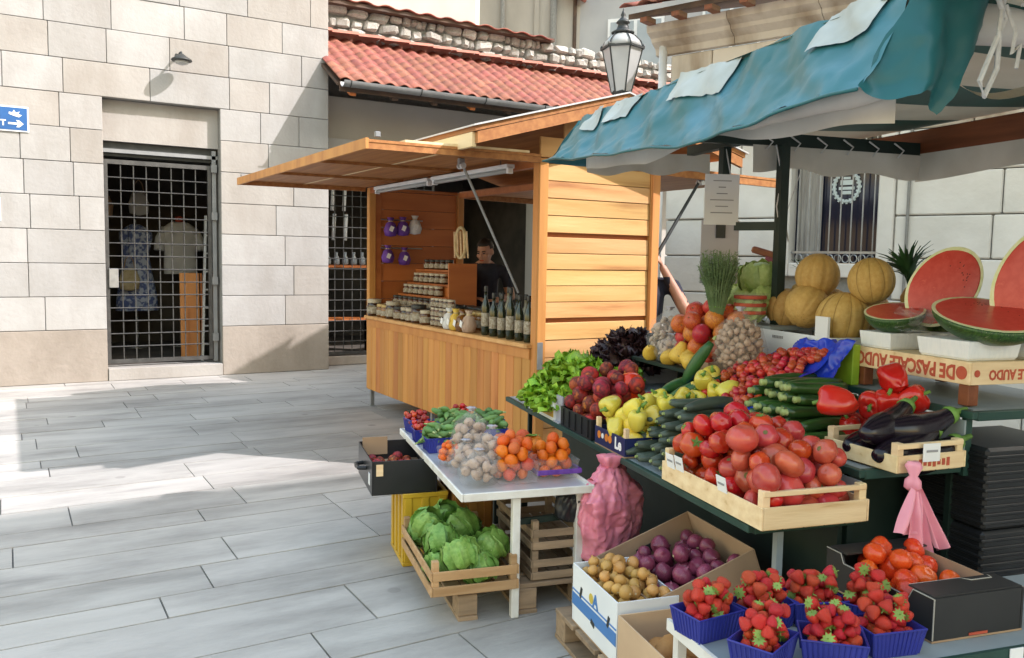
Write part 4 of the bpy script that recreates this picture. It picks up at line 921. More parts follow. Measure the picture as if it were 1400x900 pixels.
# posts and beams
PB = 2.25
for (u, v) in ((.86, .84), (.62, 1.04), (-1.75, 1.98)): sp('post', MB().b2(v - .024, v + .024, u - .024, u + .024, 0, PB - .03), 'green_dark')
sp('cross_bar', MB().bar((.84, .86, 1.80), (1.04, .62, 1.80), .03, .045), 'green_dark')
sp('cross_beam', MB().b2(.55, 2.0, .70, .745, PB - .028, PB + .045), 'green_dark')
sp('side_beam', MB().b2(.81, .86, .745, 1.22, PB - .03, PB + .02), 'green_dark')
sp('back_beam', MB().b2(2.005, 2.06, -2.3, 1.7, PB - .02, PB + .12, ch=.006), 'beam_brown')
# canopy roof stripes
sw = .42
stm = MB().grid(lambda a, b: Vector((.17 + 1.87 * b, (a - .5) * sw, 2.395 - .004 * b - .045 * sin(pi * b))), 2, 12).mesh('stripe', True)
sA = stm.copy(); smat(sA, 'tarp_green'); sB = stm.copy(); smat(sB, 'tarp_cream')
for i in range(9): sp('canopy_stripe', sA if i % 2 else sB, None).location = (0, 1.09 - i * sw, 0)
# teal front valance, tensioned and wrinkled
rv = random.Random(5)
VU0, VU1 = 1.30, -1.17
def sag(u):
    P_ = ((1.4, 2.155), (1.24, 2.15), (.5, 2.095), (-.34, 2.055), (-.96, 2.09), (-1.4, 2.115))
    for (ua, za), (ub, zb) in zip(P_, P_[1:]):
        if u >= ub: f = (ua - u) / (ua - ub); f = f * f * (3 - 2 * f) * .5 + f * .5; return za + (zb - za) * f
    return P_[-1][1]
def val(a, b):
    u = VU0 + (VU1 - VU0) * a
    z0 = sag(u) + .006 * sin(a * 29); v0 = -.05 + .04 * a + .012 * sin(a * 13)
    z1 = 2.395 + .008 * sin(a * 17); v1 = .17
    f = b
    v = v0 + (v1 - v0) * f + .02 * sin(a * 31 + b * 5) * (1 - f) * f * 2 + .008 * sin(a * 57 + b * 9)
    z = z0 + (z1 - z0) * f - .03 * sin(pi * f) + .010 * sin(a * 24 - b * 6) * f * (1 - f) * 4
    return Vector((v, u, z))
sp('valance', rumple(MB().grid(val, 150, 18), .009, 5.5, 3, 2), 'tarp_blue', smooth=True)
sp('hem', MB().tube([val(i / 60, .0) for i in range(61)], .006, 6), 'tarp_teal', smooth=True)
# cream stripe ends lapping over the valance
for i, (a0, a1) in enumerate(((.07, .125), (.18, .30), (.46, .64), (.85, .955))):
    sp('stripe_end', rumple(MB().grid(lambda a, b, a0=a0, a1=a1: val(a0 + (a1 - a0) * a + .01 * b, .70 + .31 * b) + Vector((-.004, 0, .002)), 24, 8), .009, 5.5, 3, 2), 'tarp_faded', smooth=True).location = (-.006, 0, .004)
# near end flap in darker teal, far corner flap
def flap(a, b):
    p = val(1.0, b); e = a
    return Vector((p.x + .25 * e, p.y - .06 * sin(pi * e) - .05 * e + .02 * sin(e * 9 + b * 4), p.z - .10 * e * (1 - b) * .6 + .05 * e * b - .02 * sin(e * 7)))
sp('end_flap', rumple(MB().grid(flap, 40, 20), .008, 6, 3, 4), 'tarp_teal', smooth=True)
def flap2(a, b):
    p = val(0.0, b); return Vector((p.x + .30 * a, p.y + .03 * sin(pi * a) + .03, p.z - .05 * sin(pi * b) * a - .015 * a))
sp('corner_flap', MB().grid(flap2, 10, 8), 'tarp_blue', smooth=True)
# pale lining strips hanging inside
def strip(p, q, h, wob, seed):
    p, q = Vector(p), Vector(q); r = random.Random(seed); ph = r.uniform(0, 6); nrm = (q - p).cross(Vector((0, 0, 1))).normalized()
    return MB().grid(lambda a, b: p.lerp(q, a) + nrm * wob * sin(a * 22 + ph) * (1 - b) + Vector((0, 0, -h * (1 - b) * (1 + .12 * sin(a * 14 + ph)))), 40, 3)
sp('lining', MB().grid(lambda a, b: Vector((.20 + .01 * sin(a * 25), 1.27 - 2.37 * a, 2.25 - (1 - b) * (2.25 - sag(1.27 - 2.37 * a) + (.03 if a < .3 else .03 - .09 * (a - .3) / .25 if a < .55 else -.06 + .13 * (a - .55) / .45) + .008 * sin(a * 19)))), 60, 3), 'tarp_white', smooth=True)
sp('lining', strip((.20, 1.25, 2.20), (.98, 1.25, 2.24), .11, .012, 2), 'tarp_white', smooth=True)
sp('lining', strip((.90, .69, 2.225), (2.0, .69, 2.225), .13, .008, 3), 'tarp_white', smooth=True)
sp('lining', strip((2.0, .72, 2.235), (2.0, -2.2, 2.235), .14, .008, 4), 'tarp_white', smooth=True)
# rolled tarpaulin along the front and at the near end
sp('rolled_edge', MB().tube([(.15 + .006 * sin(i), -.35 - i * .074, 2.115 + .002 * i + .004 * cos(i * 2)) for i in range(11)], [.012 + .0035 * i + .003 * sin(i * 2.3) for i in range(11)], 14), 'tarp_white', smooth=True)
sp('tarpaulin_roll', MB().tube([(.34 + i * .14, -1.12 - .02 * i, 2.33 + .012 * sin(i * 1.7)) for i in range(11)], [.062 + .01 * sin(i * 2.1) for i in range(11)], 16), 'tarp_white', smooth=True)
sp('roll_cover', MB().grid(lambda a, b: Vector((.5 + 1.3 * a, -1.24 - .03 * b, 2.36 + .12 * b + .012 * sin(a * 9))), 12, 4), 'tarp_white', smooth=True)
sp('eyelet', MB().tube([(.86 + .03 * cos(i * pi / 6), -1.262, 2.43 + .03 * sin(i * pi / 6)) for i in range(13)], .008, 6), 'zinc')
def cord(pts, r=.006, n=6): return MB().tube(pts, r, n)
e0 = flap(1.0, .9)
sp('rope', cord([flap(.72, 1.0) + Vector((0, -.02, .01)), e0 + Vector((.0, -.02, .02)), e0 + Vector((.03, -.03, -.06)), e0 + Vector((-.02, -.04, -.15)), e0 + Vector((-.05, -.03, -.24)), e0 + Vector((-.02, -.02, -.28)), e0 + Vector((.01, -.03, -.2)), e0 + Vector((.0, -.04, -.1)), e0 + Vector((.03, -.02, 0))], .008), 'rope')
sp('rope', cord([e0 + Vector((.03, -.03, -.02)), e0 + Vector((.05, -.05, -.10)), e0 + Vector((.04, -.05, -.16)), e0 + Vector((.07, -.05, -.13)), e0 + Vector((.06, -.05, -.2))], .006), 'rope')
sp('strap', MB().grid(lambda a, b: Vector((.42 + 1.2 * a, -.98 + .02 * b + .35 * a, 2.30 - .16 * sin(pi * min(1, a * 1.4)) * (1 - a) - .03 * a)) + Vector((0, .03 * b, .03 * b)), 24, 2), 'tarp_cream', smooth=True)
for (u, v) in ((.66, 1.06), (.63, 1.0), (.84, .83)):
    sp('hanging_cord', cord([(v, u, 2.22), (v + .03, u - .02, 2.05), (v + .01, u - .01, 1.9), (v + .04, u - .03, 1.72)], .004, 5), 'rope')
for k in range(6): sp('cord_loop', cord([(.95 + k * .17, .68, 2.28), (1.0 + k * .17, .66, 2.24), (.97 + k * .17, .67, 2.2)], .005, 5), 'rope')
# price list on the first post
t = thing('price_list', 'printed white price list in a plastic sleeve tied to the stall post', 'notice', S(.82, .80, 1.5), radians(-31) + .1)
new('sheet', MB().box((0, -.01, .44), (.19, .004, .27)), 'paper', t); new('sleeve', MB().box((0, -.004, .16), (.21, .004, .34)), 'plastic_sleeve', t)
for i in range(6): new('text_line', MB().box((0, -.0135, .54 - i * .034), ((.10, .04, .06, .13, .07, .12)[i], .002, .005)), 'ink', t)
new('clip', MB().box((0, -.014, .27), (.05, .01, .07)), 'iron_black', t)

# ------------------------------------------------------------------ containers
def slat_crate(label, loc, rz, w, d, h, mat='crate_wood', slats=1, post=.03, hh=None, tilt=(0, 0), name='wooden_crate', group=None, th=.008, side_h=None, open_side=None):
    """w along local x, d along local y; corner posts h, side boards, bottom slats"""
    t = thing(name, label, 'crate', loc, rz, group); t.rotation_euler = (tilt[0], tilt[1], rz)
    sh = side_h or h * .55
    for sx in (-1, 1):
        for sy in (-1, 1): new('corner_post', MB().box((sx * (w / 2 - post / 2 - th), sy * (d / 2 - post / 2 - th), h / 2 + .004), (post, post, h), ch=.002), mat, t)
    for k in range(slats):
        z0 = .006 + k * (h - .02) / slats; hh2 = sh / slats if slats == 1 else (h - .02) / slats * .62
        for sx in (-1, 1): new('side_slat', MB().box((sx * (w / 2 - th / 2), 0, z0 + hh2 / 2), (th, d, hh2), ch=.002), mat, t)
        for sy in (-1, 1): new('end_slat', MB().box((0, sy * (d / 2 - th / 2), z0 + hh2 / 2), (w - 2 * th - .002, th, hh2), ch=.002), mat, t)
    for i in range(5): new('bottom_slat', MB().box((-w / 2 + th + (i + .5) * (w - 2 * th) / 5, 0, .005), ((w - 2 * th) / 5 - .008, d - 2 * th - .004, .006)), mat, t)
    return t
def end_rails(t, w, d, h, mat='crate_wood'):
    for sy in (-1, 1): new('end_rail', MB().box((0, sy * (d / 2 - .012), h - .008), (w - .02, .016, .018), ch=.002), mat, t)
def carton(name, label, loc, rz, w, d, h, mat, tilt=(0, 0), th=.006, holes=True, inner=None, parts=True):
    t = thing(name, label, 'box', loc, rz); t.rotation_euler = (tilt[0], tilt[1], rz)
    new('bottom', MB().box((0, 0, th / 2), (w, d, th)), inner or mat, t)
    for sx in (-1, 1): new('side', MB().box((sx * (w / 2 - th / 2), 0, h / 2 + th), (th, d, h), ch=.0015), mat, t)
    for sy in (-1, 1): new('end', MB().box((0, sy * (d / 2 - th / 2), h / 2 + th), (w - 2 * th - .001, th, h), ch=.0015), mat, t)
    return t
def pallet(label, loc, rz, w, d, mat='pallet_wood'):
    t = thing('pallet', label, 'pallet', loc, rz)
    for i in range(5): new('deck_board', MB().box((0, -d / 2 + (i + .5) * d / 5, .125), (w, d / 5 - .03, .02), ch=.002), mat, t)
    for x in (-w / 2 + .05, 0, w / 2 - .05):
        for y in (-d / 2 + .06, 0, d / 2 - .06): new('block', MB().box((x, y, .067), (.09, .1, .094), ch=.003), mat, t)
        new('runner', MB().box((x, 0, .01), (.09, d, .019), ch=.002), mat, t)
    return t
def loc3(T, p):
    """point p in the frame of thing T"""
    return Matrix.LocRotScale(T.location, T.rotation_euler, None) @ Vector(p)

# ------------------------------------------------------------------ produce meshes
def organic(prof, n, mod, mat): return smat(MB().lathe(prof, n, mod).mesh('p', True), mat)
def tomato_me(seed, ribs, flat, mat, n=24):
    r = random.Random(seed); ph = r.uniform(0, 6); am = r.uniform(.02, .07)
    def mod(th, t, rr, z):
        k = 1 + am * sin(ribs * th + ph) * (.3 + .7 * t) + .03 * sin(2 * th + ph)
        z = z * flat; 
        if t > .8: z -= ((t - .8) / .2) ** 1.5 * .16
        return rr * k, z
    return organic([(a, b) for a, b in sphere_prof(1, 14)], n, mod, mat)
TOM = [tomato_me(i, (5, 6, 7, 4)[i % 4], (.80, .86, .92, .78)[i % 4], 'tomato') for i in range(4)]
TOMP = [tomato_me(i + 20, (6, 7, 5)[i % 3], (.78, .82, .86)[i % 3], 'tomato_pink') for i in range(3)]
TOMO = [tomato_me(i + 40, (5, 6)[i % 2], (.84, .9)[i % 2], 'tomato_orange') for i in range(2)]
CHER = [tomato_me(i + 60, 4, 1.05, 'tomato_cherry', 12) for i in range(2)]
SCAR = smat(MB().lathe([(.02, .62), (.20, .665), (.16, .68), (.05, .66)], 10, lambda th, t, r, z: (r * (1 + .35 * sin(5 * th)), z)).mesh('scar', True), 'scar')
def star(n, r, z, mat, lift=.1):
    mb = MB()
    for i in range(n):
        a = 2 * pi * i / n; d = Vector((cos(a), sin(a), 0)); s = Vector((-sin(a), cos(a), 0))
        mb.add([Vector((0, 0, z)) - s * r * .18, Vector((0, 0, z)) + s * r * .18, d * r * .55 + s * r * .22 + Vector((0, 0, z + lift * r)), d * r * 1.05 + Vector((0, 0, z + lift * r * 2.2)), d * r * .55 - s * r * .22 + Vector((0, 0, z + lift * r))], [(0, 1, 2, 3, 4)])
    mb.tube([(0, 0, z), (.02 * r, 0, z + .5 * r)], [.09 * r, .07 * r], 6)
    return smat(mb.mesh('star'), mat)
CALYX = star(5, .5, .70, 'stem_green', .05)
def put(name, me, loc, scale, label, cat, group, rnd, part=None, pname=None, tilt=.5, rot=None, aim=None):
    if aim:
        n = Vector((-.45, -.70, .55)) + Vector((rnd.gauss(0, aim), rnd.gauss(0, aim), rnd.gauss(0, aim)))
        rot = (n.normalized().to_track_quat('Z', 'Y').to_matrix() @ Matrix.Rotation(rnd.uniform(0, 6.28), 3, 'Z')).to_euler()
    o = new(name, me, None, None, loc, rot or (rnd.gauss(0, tilt), rnd.gauss(0, tilt), rnd.uniform(0, 6.28)), scale); tag(o, label, cat, group)
    if part: new(pname, part, None, o)
    return o

# ------------------------------------------------------------------ TIER 1: tomatoes
r1 = random.Random(11)
TC = slat_crate('pale wood crate of big red tomatoes on the lowest stall shelf', S(-.475, .205, T1), SRZ, .44, .70, .135, 'crate_wood', side_h=.078)
end_rails(TC, .44, .70, .135)
for i, (x, y, z, rr) in enumerate(pile(r1, 104, .43, .69, .045, fl=.012, peak=(.02, .06), slope=.26, rj=.26, tries=60)):
    pk = y < .0
    put('tomato', (TOMP if pk and r1.random() < .8 else TOM)[i % 3], loc3(TC, (x, y, z)), rr * (1.09 if pk else 1.0), 'large pinkish red tomato heaped in the pale wood crate' if pk else 'ripe red tomato heaped in the pale wood crate', 'tomato', 'tomatoes in the large pale crate', r1, CALYX if i % 3 == 0 and not pk else SCAR, 'stem' if i % 3 == 0 and not pk else 'stem_scar', aim=.75)
for i, (y, dz) in enumerate(((-.11, .075), (.20, .075), (.27, .07))):
    t = thing('price_card', ['small white price card on the near side of tomato crate', 'small white price card on the side of tomato crate', 'white price card at the far end of tomato crate'][i], 'card', loc3(TC, (-.226, y, dz)), SRZ)
    new('card', MB().box((0, 0, .03), (.002, .062, .06), ry=-.2), 'paper', t); new('text_line', MB().box((-.0035, 0, .032), (.0012, .04, .008), ry=-.2), 'ink', t)
# cucumbers (grey green) lying between tomatoes and peppers
def veg_tube(L, r, bend, n=12, seg=10, taper=(.35, .8, 1, 1, .95, .55), seed=0):
    rr = random.Random(seed); pts = []; rs = []
    for i in range(seg + 1):
        a = i / seg; k = a * (len(taper) - 1); j = min(int(k), len(taper) - 2); f = k - j
        rs.append(r * (taper[j] * (1 - f) + taper[j + 1] * f) * (1 + rr.uniform(-.04, .04))); pts.append((bend * sin(pi * a), 0, (a - .5) * L))
    return MB().tube(pts, rs, n).mesh('veg', True)
CUC = [smat(veg_tube(.33, .028, .018 * (i - 1), seed=i), 'cucumber') for i in range(3)]
CUT = smat(MB().tube([(0, 0, .155), (0, 0, .175)], [.009, .006], 7).mesh('tip'), 'stem_pale')
k = 0
for row, (n, z) in enumerate(((6, .029), (6, .075), (5, .12), (5, .165), (4, .21), (3, .25))):
    for j in range(n):
        u = -.085 + j * .062 + row * .033; k += 1
        put('cucumber', CUC[k % 3], S(u + .03, .19 + row * .035 + r1.uniform(-.02, .02), T1 + z + .004), 1.0, 'smooth grey green cucumber stacked beside the yellow peppers', 'cucumber', 'cucumbers on the lowest shelf', r1, CUT, 'tip', rot=(r1.uniform(-.05, .05), pi / 2 + r1.uniform(-.06, .06), SRZ + r1.uniform(-.08, .08) + (pi if k % 2 else 0)))
# yellow peppers in a printed tray
PC = carton('printed_tray', 'navy printed fruit tray holding yellow peppers', S(.43, .20, T1), SRZ, .40, .34, .085, 'navy_print', inner='cardboard')
for (x, y) in ((-.186, -.155), (-.186, .155), (.186, .155), (.186, -.155)): new('corner_post', MB().box((x, y, .07), (.022, .022, .13), ch=.002), 'crate_wood', PC)
for i, (y, c, w) in enumerate(((.115, 'orange_print', .032), (.075, 'paper', .022), (.03, 'orange_print', .032), (-.01, 'orange_print', .032))): new('fruit_print', MB().tube([(-.2006, y, .055), (-.2022, y, .055)], w * .6, 14), c, PC)
new('lettering', text_mesh('Le', .075), 'paper', PC, loc=(-.2015, -.10, .05), rot=(pi / 2, 0, -pi / 2))
def pepper_me(seed, L, R, lobes, mat):
    r = random.Random(seed); ph = r.uniform(0, 6)
    prof = [(.02, -.5), (.30, -.47), (.62, -.38), (.82, -.2), (.95, .02), (1, .2), (.95, .36), (.75, .46), (.45, .475), (.2, .44), (.02, .42)]
    return organic([(a * R, b * L) for a, b in prof], 26, lambda th, t, rr, z: (rr * (1 + .11 * cos(lobes * th + ph) + .05 * sin(th + ph)), z + (.03 * L * cos(lobes * th + ph) if t < .3 or t > .75 else 0)), mat)
YP = [pepper_me(i, .12, .05, (3, 4)[i % 2], 'pepper_yellow') for i in range(3)]
PST = smat(MB().tube([(0, 0, .05), (.004, 0, .064), (.012, 0, .085)], [.017, .008, .007], 8).mesh('stem', True), 'stem_green')
for i, (x, y, z, rr) in enumerate(pile(r1, 36, .40, .35, .046, fl=.015, peak=(.16, -.06), slope=.20, rj=.06, margin=.035)):
    put('yellow_pepper', YP[i % 3], loc3(PC, (x, y, z)), rr / .05, 'pale yellow pepper heaped in the navy printed tray', 'pepper', 'yellow peppers in the tray', r1, PST, 'stem', aim=.8)
for i, (x, y, z, rr) in enumerate(pile(r1, 13, .18, .30, .045, fl=0, slope=.15, rj=.06, margin=.03)):
    put('yellow_pepper', YP[i % 3], S(.34 + y, .51 + x, T2 + z), rr / .05, 'pale yellow pepper spilling onto the middle shelf above the tray', 'pepper', 'yellow peppers above the tray', r1, PST, 'stem', aim=.8)
# peaches in dark crate
PH = carton('fruit_crate', 'dark plastic crate of red peaches on the lowest shelf', S(.86, .20, T1), SRZ, .40, .42, .10, 'plastic_black')
for i in range(5): new('rib', MB().box((-.2035, -.17 + i * .085, .055), (.006, .02, .09)), 'plastic_black', PH)
PEACH = [tomato_me(i + 80, 2, .94, 'peach', 18) for i in range(3)]; PIT = smat(MB().lathe([(.02, .72), (.10, .75), (.03, .78)], 8).mesh('pit'), 'scar')
for i, (x, y, z, rr) in enumerate(pile(r1, 74, .40, .42, .043, fl=.02, peak=(.05, .02), slope=.30, rj=.12, margin=.035)):
    put('peach', PEACH[i % 3], loc3(PH, (x, y, z)), rr, 'dark red peach heaped in the black crate', 'peach', 'peaches in the black crate', r1, PIT, 'stem_end', tilt=1.2)
t = solo('net_sleeve', MB().lathe([(.03, 0), (.055, .02), (.06, .1), (.055, .15), (.02, .17)], 16, lambda th, t, r, z: (r * (1 + .06 * sin(4 * th)), z)), 'tomato_orange', 'red netted sleeve of fruit standing on the peaches', 'fruit net', S(.78, .26, T1 + .155), (.1, .15, 0), smooth=True)
# lettuce
def leaf_me(seed, w, h, curl, mat, frill=.12):
    r = random.Random(seed); ph = r.uniform(0, 6); ph2 = r.uniform(0, 6)
    def fn(a, b):
        x = (a - .5) * 2; wd = w * (.28 + .72 * sin(pi * .56 * b ** .8)) * (1 - .35 * max(0, b - .8) * 5 * abs(x)); e = abs(x) ** 2 * .7 + b ** 2 * .8
        return Vector((x * wd, -curl * h * b * b + frill * h * e * sin(x * 12 + ph) + .25 * w * x * x, h * b * (1 - .18 * curl * b) + frill * .8 * h * e * cos(x * 15 + b * 7 + ph2)))
    return smat(MB().grid(fn, 16, 8).mesh('leaf', True), mat)
def lettuce(label, loc, mat, leaves, R, seed, group, n=26):
    r = random.Random(seed); t = thing('lettuce', label, 'lettuce', loc, r.uniform(0, 6), group)
    new('core', MB().lathe([(.02, 0), (.05, .01), (.07, .06), (.05, .12), (.01, .15)], 12).mesh('core', True), mat, t, scale=R / .14)
    for i in range(n):
        f = i / n; a = i * 2.399; rad = R * .30 * (1 - f); ln = .25 + .95 * (1 - f)
        o = new('leaf', leaves[i % len(leaves)], None, t, loc=(rad * cos(a), rad * sin(a), R * (.02 + .18 * f)), rot=(ln * .9 + r.uniform(-.12, .12), 0, a + pi / 2 + r.uniform(-.2, .2)), scale=R * r.uniform(.95, 1.2))
        
    return t
LL = [leaf_me(i, .46, .85, .35, 'lettuce', .15) for i in range(4)]; LD = [leaf_me(i + 9, .44, .85, .35, 'lettuce_dark', .18) for i in range(3)]
LC = carton('lettuce_box', 'white and yellow carton of green lettuce at the far end of stall', S(1.42, .20, T1), SRZ, .40, .50, .10, 'carton_white')
new('yellow_band', MB().box((-.2025, 0, .045), (.003, .48, .05)), 'plastic_yellow', LC); new('yellow_end', MB().box((0, -.2525, .04), (.36, .003, .05)), 'plastic_yellow', LC)
for i, (x, y, z, R) in enumerate(((-.09, -.13, .08, .16), (.09, .12, .12, .17), (.10, -.14, .17, .16), (-.08, .16, .07, .16), (.02, .0, .24, .17), (-.10, .02, .13, .16))):
    lettuce('curly bright green lettuce head in the far carton', loc3(LC, (x, y, z - .06)), 'lettuce', LL, R, 30 + i, 'lettuces in the far carton', 34)
t = thing('price_board', 'small grey price board standing beside the lettuce carton', 'sign', S(1.13, .02, T1), SRZ); new('board', MB().box((0, 0, .075), (.012, .09, .15), ch=.002), 'plastic_sleeve', t); new('foot', MB().box((0, 0, .004), (.05, .09, .008)), 'plastic_sleeve', t); new('text_line', MB().box((-.008, 0, .1), (.002, .06, .012)), 'ink', t)

# ------------------------------------------------------------------ TIER 2
# aubergines
EC = slat_crate('small pale crate of shiny aubergines on the middle shelf', S(-.66, .665, T2), SRZ + .06, .33, .36, .105, 'crate_wood', side_h=.06)
end_rails(EC, .33, .36, .105)
t = thing('price_card', 'white price card on the end of the aubergine crate', 'card', loc3(EC, (-.02, -.19, .045)), SRZ); new('card', MB().box((0, -.004, .03), (.075, .002, .065)), 'paper', t); new('text_line', MB().box((0, -.0065, .035), (.05, .001, .008)), 'ink', t)
[new('stamp', MB().box((-.10 + k * .022, -.1806, .034), (.014, .002, .018 + .006 * (k % 3))), 'red_print', EC) for k in range(9)]
EG = smat(veg_tube(.27, .052, .03, 18, 14, (.25, .55, .68, .85, 1, .95, .55)), 'eggplant') if False else smat(veg_tube(.28, .054, .028, 18, 14, (.30, .82, 1, .98, .82, .62, .42)), 'eggplant')
ECX = smat(MB().tube([(.006, 0, .118), (.002, 0, .14), (0, 0, .15), (-.004, 0, .19)], [.032, .026, .011, .008], 9).mesh('calyx', True), 'stem_green')
for i, (x, y, z, ry, rz) in enumerate(((-.03, -.09, .095, 1.30, .10), (.03, -.12, .07, 1.42, .0), (-.02, .10, .075, 1.45, .35), (.0, .04, .075, 1.4, .1), (-.05, -.01, .165, 1.30, .32), (.05, -.06, .16, 1.40, -.1))):
    put('aubergine', EG, loc3(EC, (x, y, z)), 1.12, 'glossy black aubergine in the small pale crate', 'aubergine', 'aubergines in the crate', r1, ECX, 'calyx', rot=(0, ry, SRZ + rz))
# red peppers behind the aubergines
RP = [pepper_me(i + 5, .14, .056, (3, 4)[i % 2], 'pepper_red') for i in range(3)]
rp = [(-.42, .80, .06, 1.4), (-.52, .86, .075, .3), (-.40, .90, .09, 2.6), (-.30, .78, .06, 1.2), (-.48, .80, .165, .2), (-.42, .78, .175, 2.0), (-.53, .85, .20, 1.0), (-.47, .83, .275, .4), (-.36, .72, .05, 0), (-.44, .585, .185, 1.4)]
for i, (u, v, z, a) in enumerate(rp): put('red_pepper', RP[i % 3], S(u, v, T2 + z), 1.0 if i < 8 else .85 if i < 9 else 1.1, 'glossy red pepper heaped behind the aubergines', 'pepper', 'red peppers on the middle shelf', r1, PST, 'stem', rot=(a, 1.1 * (i % 2) + .2, i * 1.1))
# courgettes in a stack with pale ends
ZU = [smat(veg_tube(.27, .026, .006 * (i - 1), 12, 10, (.8, 1, 1, 1, .98, .85)), 'zucchini') for i in range(3)]
ZT = smat(MB().tube([(0, 0, -.130), (0, 0, -.140), (0, 0, -.158)], [.019, .012, .015], 9).mesh('end', True), 'stem_pale')
k = 0
for row, n in enumerate((8, 7, 7, 6, 5)):
    for j in range(n):
        u = -.36 + j * .056 + row * .028; k += 1
        if u > .03: continue
        put('courgette', ZU[k % 3], S(u, .60 + r1.uniform(-.035, .035) + (.06 if row > 2 else 0), T2 + .028 + row * .047), 1.0, 'dark green courgette with pale cut end stacked on middle shelf', 'courgette', 'courgettes on the middle shelf', r1, ZT, 'cut_end', rot=(0, pi / 2 + r1.uniform(-.05, .05), SRZ + r1.uniform(-.10, .10)))
# cherry tomatoes on a blue bag
bb = MB().grid(lambda a, b: S(-.06 + .62 * b, .44 + .44 * a, T2 + .07 + .27 * a ** 1.1 * (1 - .30 * b) + .014 * sin(a * 14 + b * 9) + .01 * sin(b * 21)) , 26, 26)
BBG = thing('blue_plastic_bag', 'bright blue plastic bag spread open under the cherry tomatoes', 'bag', S(.2, .66, T2)); wpart('sheet', bb, 'plastic_bag_blue', BBG, True)
def bagflap(a, b): return S(-.15 + .40 * a + .015 * sin(b * 6 + a * 5), .76 + .15 * b ** .7 + .012 * sin(a * 11 + b * 4), 1.07 + .24 * b * (1 - .15 * a) - .05 * max(0, b - .8) * 5 + .007 * sin(a * 19 + b * 7))
wpart('fold', rumple(MB().grid(bagflap, 40, 28), .009, 14, 2, 8), 'plastic_bag_blue', BBG, True)
def bagflap2(a, b): return S(.0 + .16 * a, .40 + .09 * b + .015 * sin(a * 9), T2 + .015 + .07 * sin(pi * b) * sin(pi * a) + .01 * sin(a * 19 + b * 7))
wpart('corner', rumple(MB().grid(bagflap2, 28, 24), .006, 18, 2, 9), 'plastic_bag_blue', BBG, True)
cnt = 0
for i in range(230):
    a = r1.uniform(.05, .97); b = r1.uniform(.06, .78)
    if a > .75 and b > .62: continue
    zz = T2 + .09 + .27 * a ** 1.1 * (1 - .30 * b) + .06 * sin(pi * a) * sin(pi * b) * r1.choice((.2, .6, 1)) 
    put('cherry_tomato', CHER[i % 2], S(-.06 + .62 * b, .44 + .44 * a, zz), r1.uniform(.017, .022), 'small dark red cherry tomato on the blue bag', 'cherry tomato', 'cherry tomatoes on the blue bag', r1, tilt=1.0)
# large dark cucumbers and a leafy tray behind
CB = [smat(veg_tube(.27, .032, .012 * (i - 1), 12, 10, (.4, .85, 1, 1, .9, .5), i), 'cucumber_green') for i in range(2)]
for i, (u, v, z, rot) in enumerate(((.53, .52, .22, (.5, .25, 0)), (.44, .47, .12, (.0, 1.2, SRZ - .4)), (.60, .47, .10, (0, 1.45, SRZ + .3)), (.66, .50, .05, (0, 1.5, SRZ)), (.50, .47, .05, (0, 1.5, SRZ - .1)), (.40, .45, .055, (0, 1.5, SRZ + .2)))):
    put('large_cucumber', CB[i % 2], S(u, v, T2 + z - .0), 1.0, 'thick dark green cucumber standing up beside the garlic net' if i == 0 else 'thick dark green cucumber lying by the blue bag', 'cucumber', 'thick cucumbers on the middle shelf', r1, CUT, 'tip', rot=rot)
# net of garlic
GB = [smat(MB().lathe([(.02, -.62), (.35, -.66), (.8, -.45), (1, -.05), (.85, .35), (.4, .66), (.16, .9), (.12, 1.25)], 18, lambda th, t, r, z, s=s: (r * (1 + .07 * cos(7 * th + s)), z)).mesh('garlic', True), 'garlic') for s in range(2)]
def bagged(label, gname, loc, n, R, r0, mes, iname, ilabel, icat, seed, h=1.2, film='film_net', lab2='net bag'):
    rr = random.Random(seed); S0 = []; c = Vector(loc); tries = 0
    while len(S0) < n and tries < 4000:
        tries += 1; p = Vector((rr.uniform(-1, 1), rr.uniform(-1, 1), rr.uniform(-1, 1)))
        if p.length > 1: continue
        q = Vector((p.x * (R - r0), p.y * (R - r0), (p.z + 1) * (R * h - r0) + r0))
        if all((q - o).length > r0 * 1.55 for o in S0): S0.append(q)
    for i, q in enumerate(S0): put(iname, mes[i % len(mes)], c + q, r0 * rr.uniform(.9, 1.1), ilabel, icat, gname, rr, tilt=1.2)
    t = thing('net_bag', label, 'bag', loc)
    new('film', MB().lathe([(R * .3, .0), (R * .9, R * .12), (R * 1.07, R * h * .9), (R * .8, R * h * 1.7), (R * .25, R * h * 2.1), (R * .1, R * h * 2.2)], 28, lambda th, t_, r, z: (r * (1 + .03 * sin(9 * th + z * 60)), z)).mesh('film', True), film, t)
    new('knot', MB().lathe([(.010, R * h * 2.16), (.014, R * h * 2.18), (.009, R * h * 2.2), (.022, R * h * 2.28), (.02, R * h * 2.32)], 14, lambda th, t_, r, z: (r * (1 + .3 * sin(5 * th)), z)).mesh('knot', True), 'plastic_sleeve', t)
bagged('tall net of pinkish garlic beside the cherry tomatoes', 'garlic in the tall net', S(.44, .70, 1.04), 150, .13, .0185, GB, 'garlic_bulb', 'pale garlic bulb in the tall net beside cherry tomatoes', 'garlic', 3, 1.15)
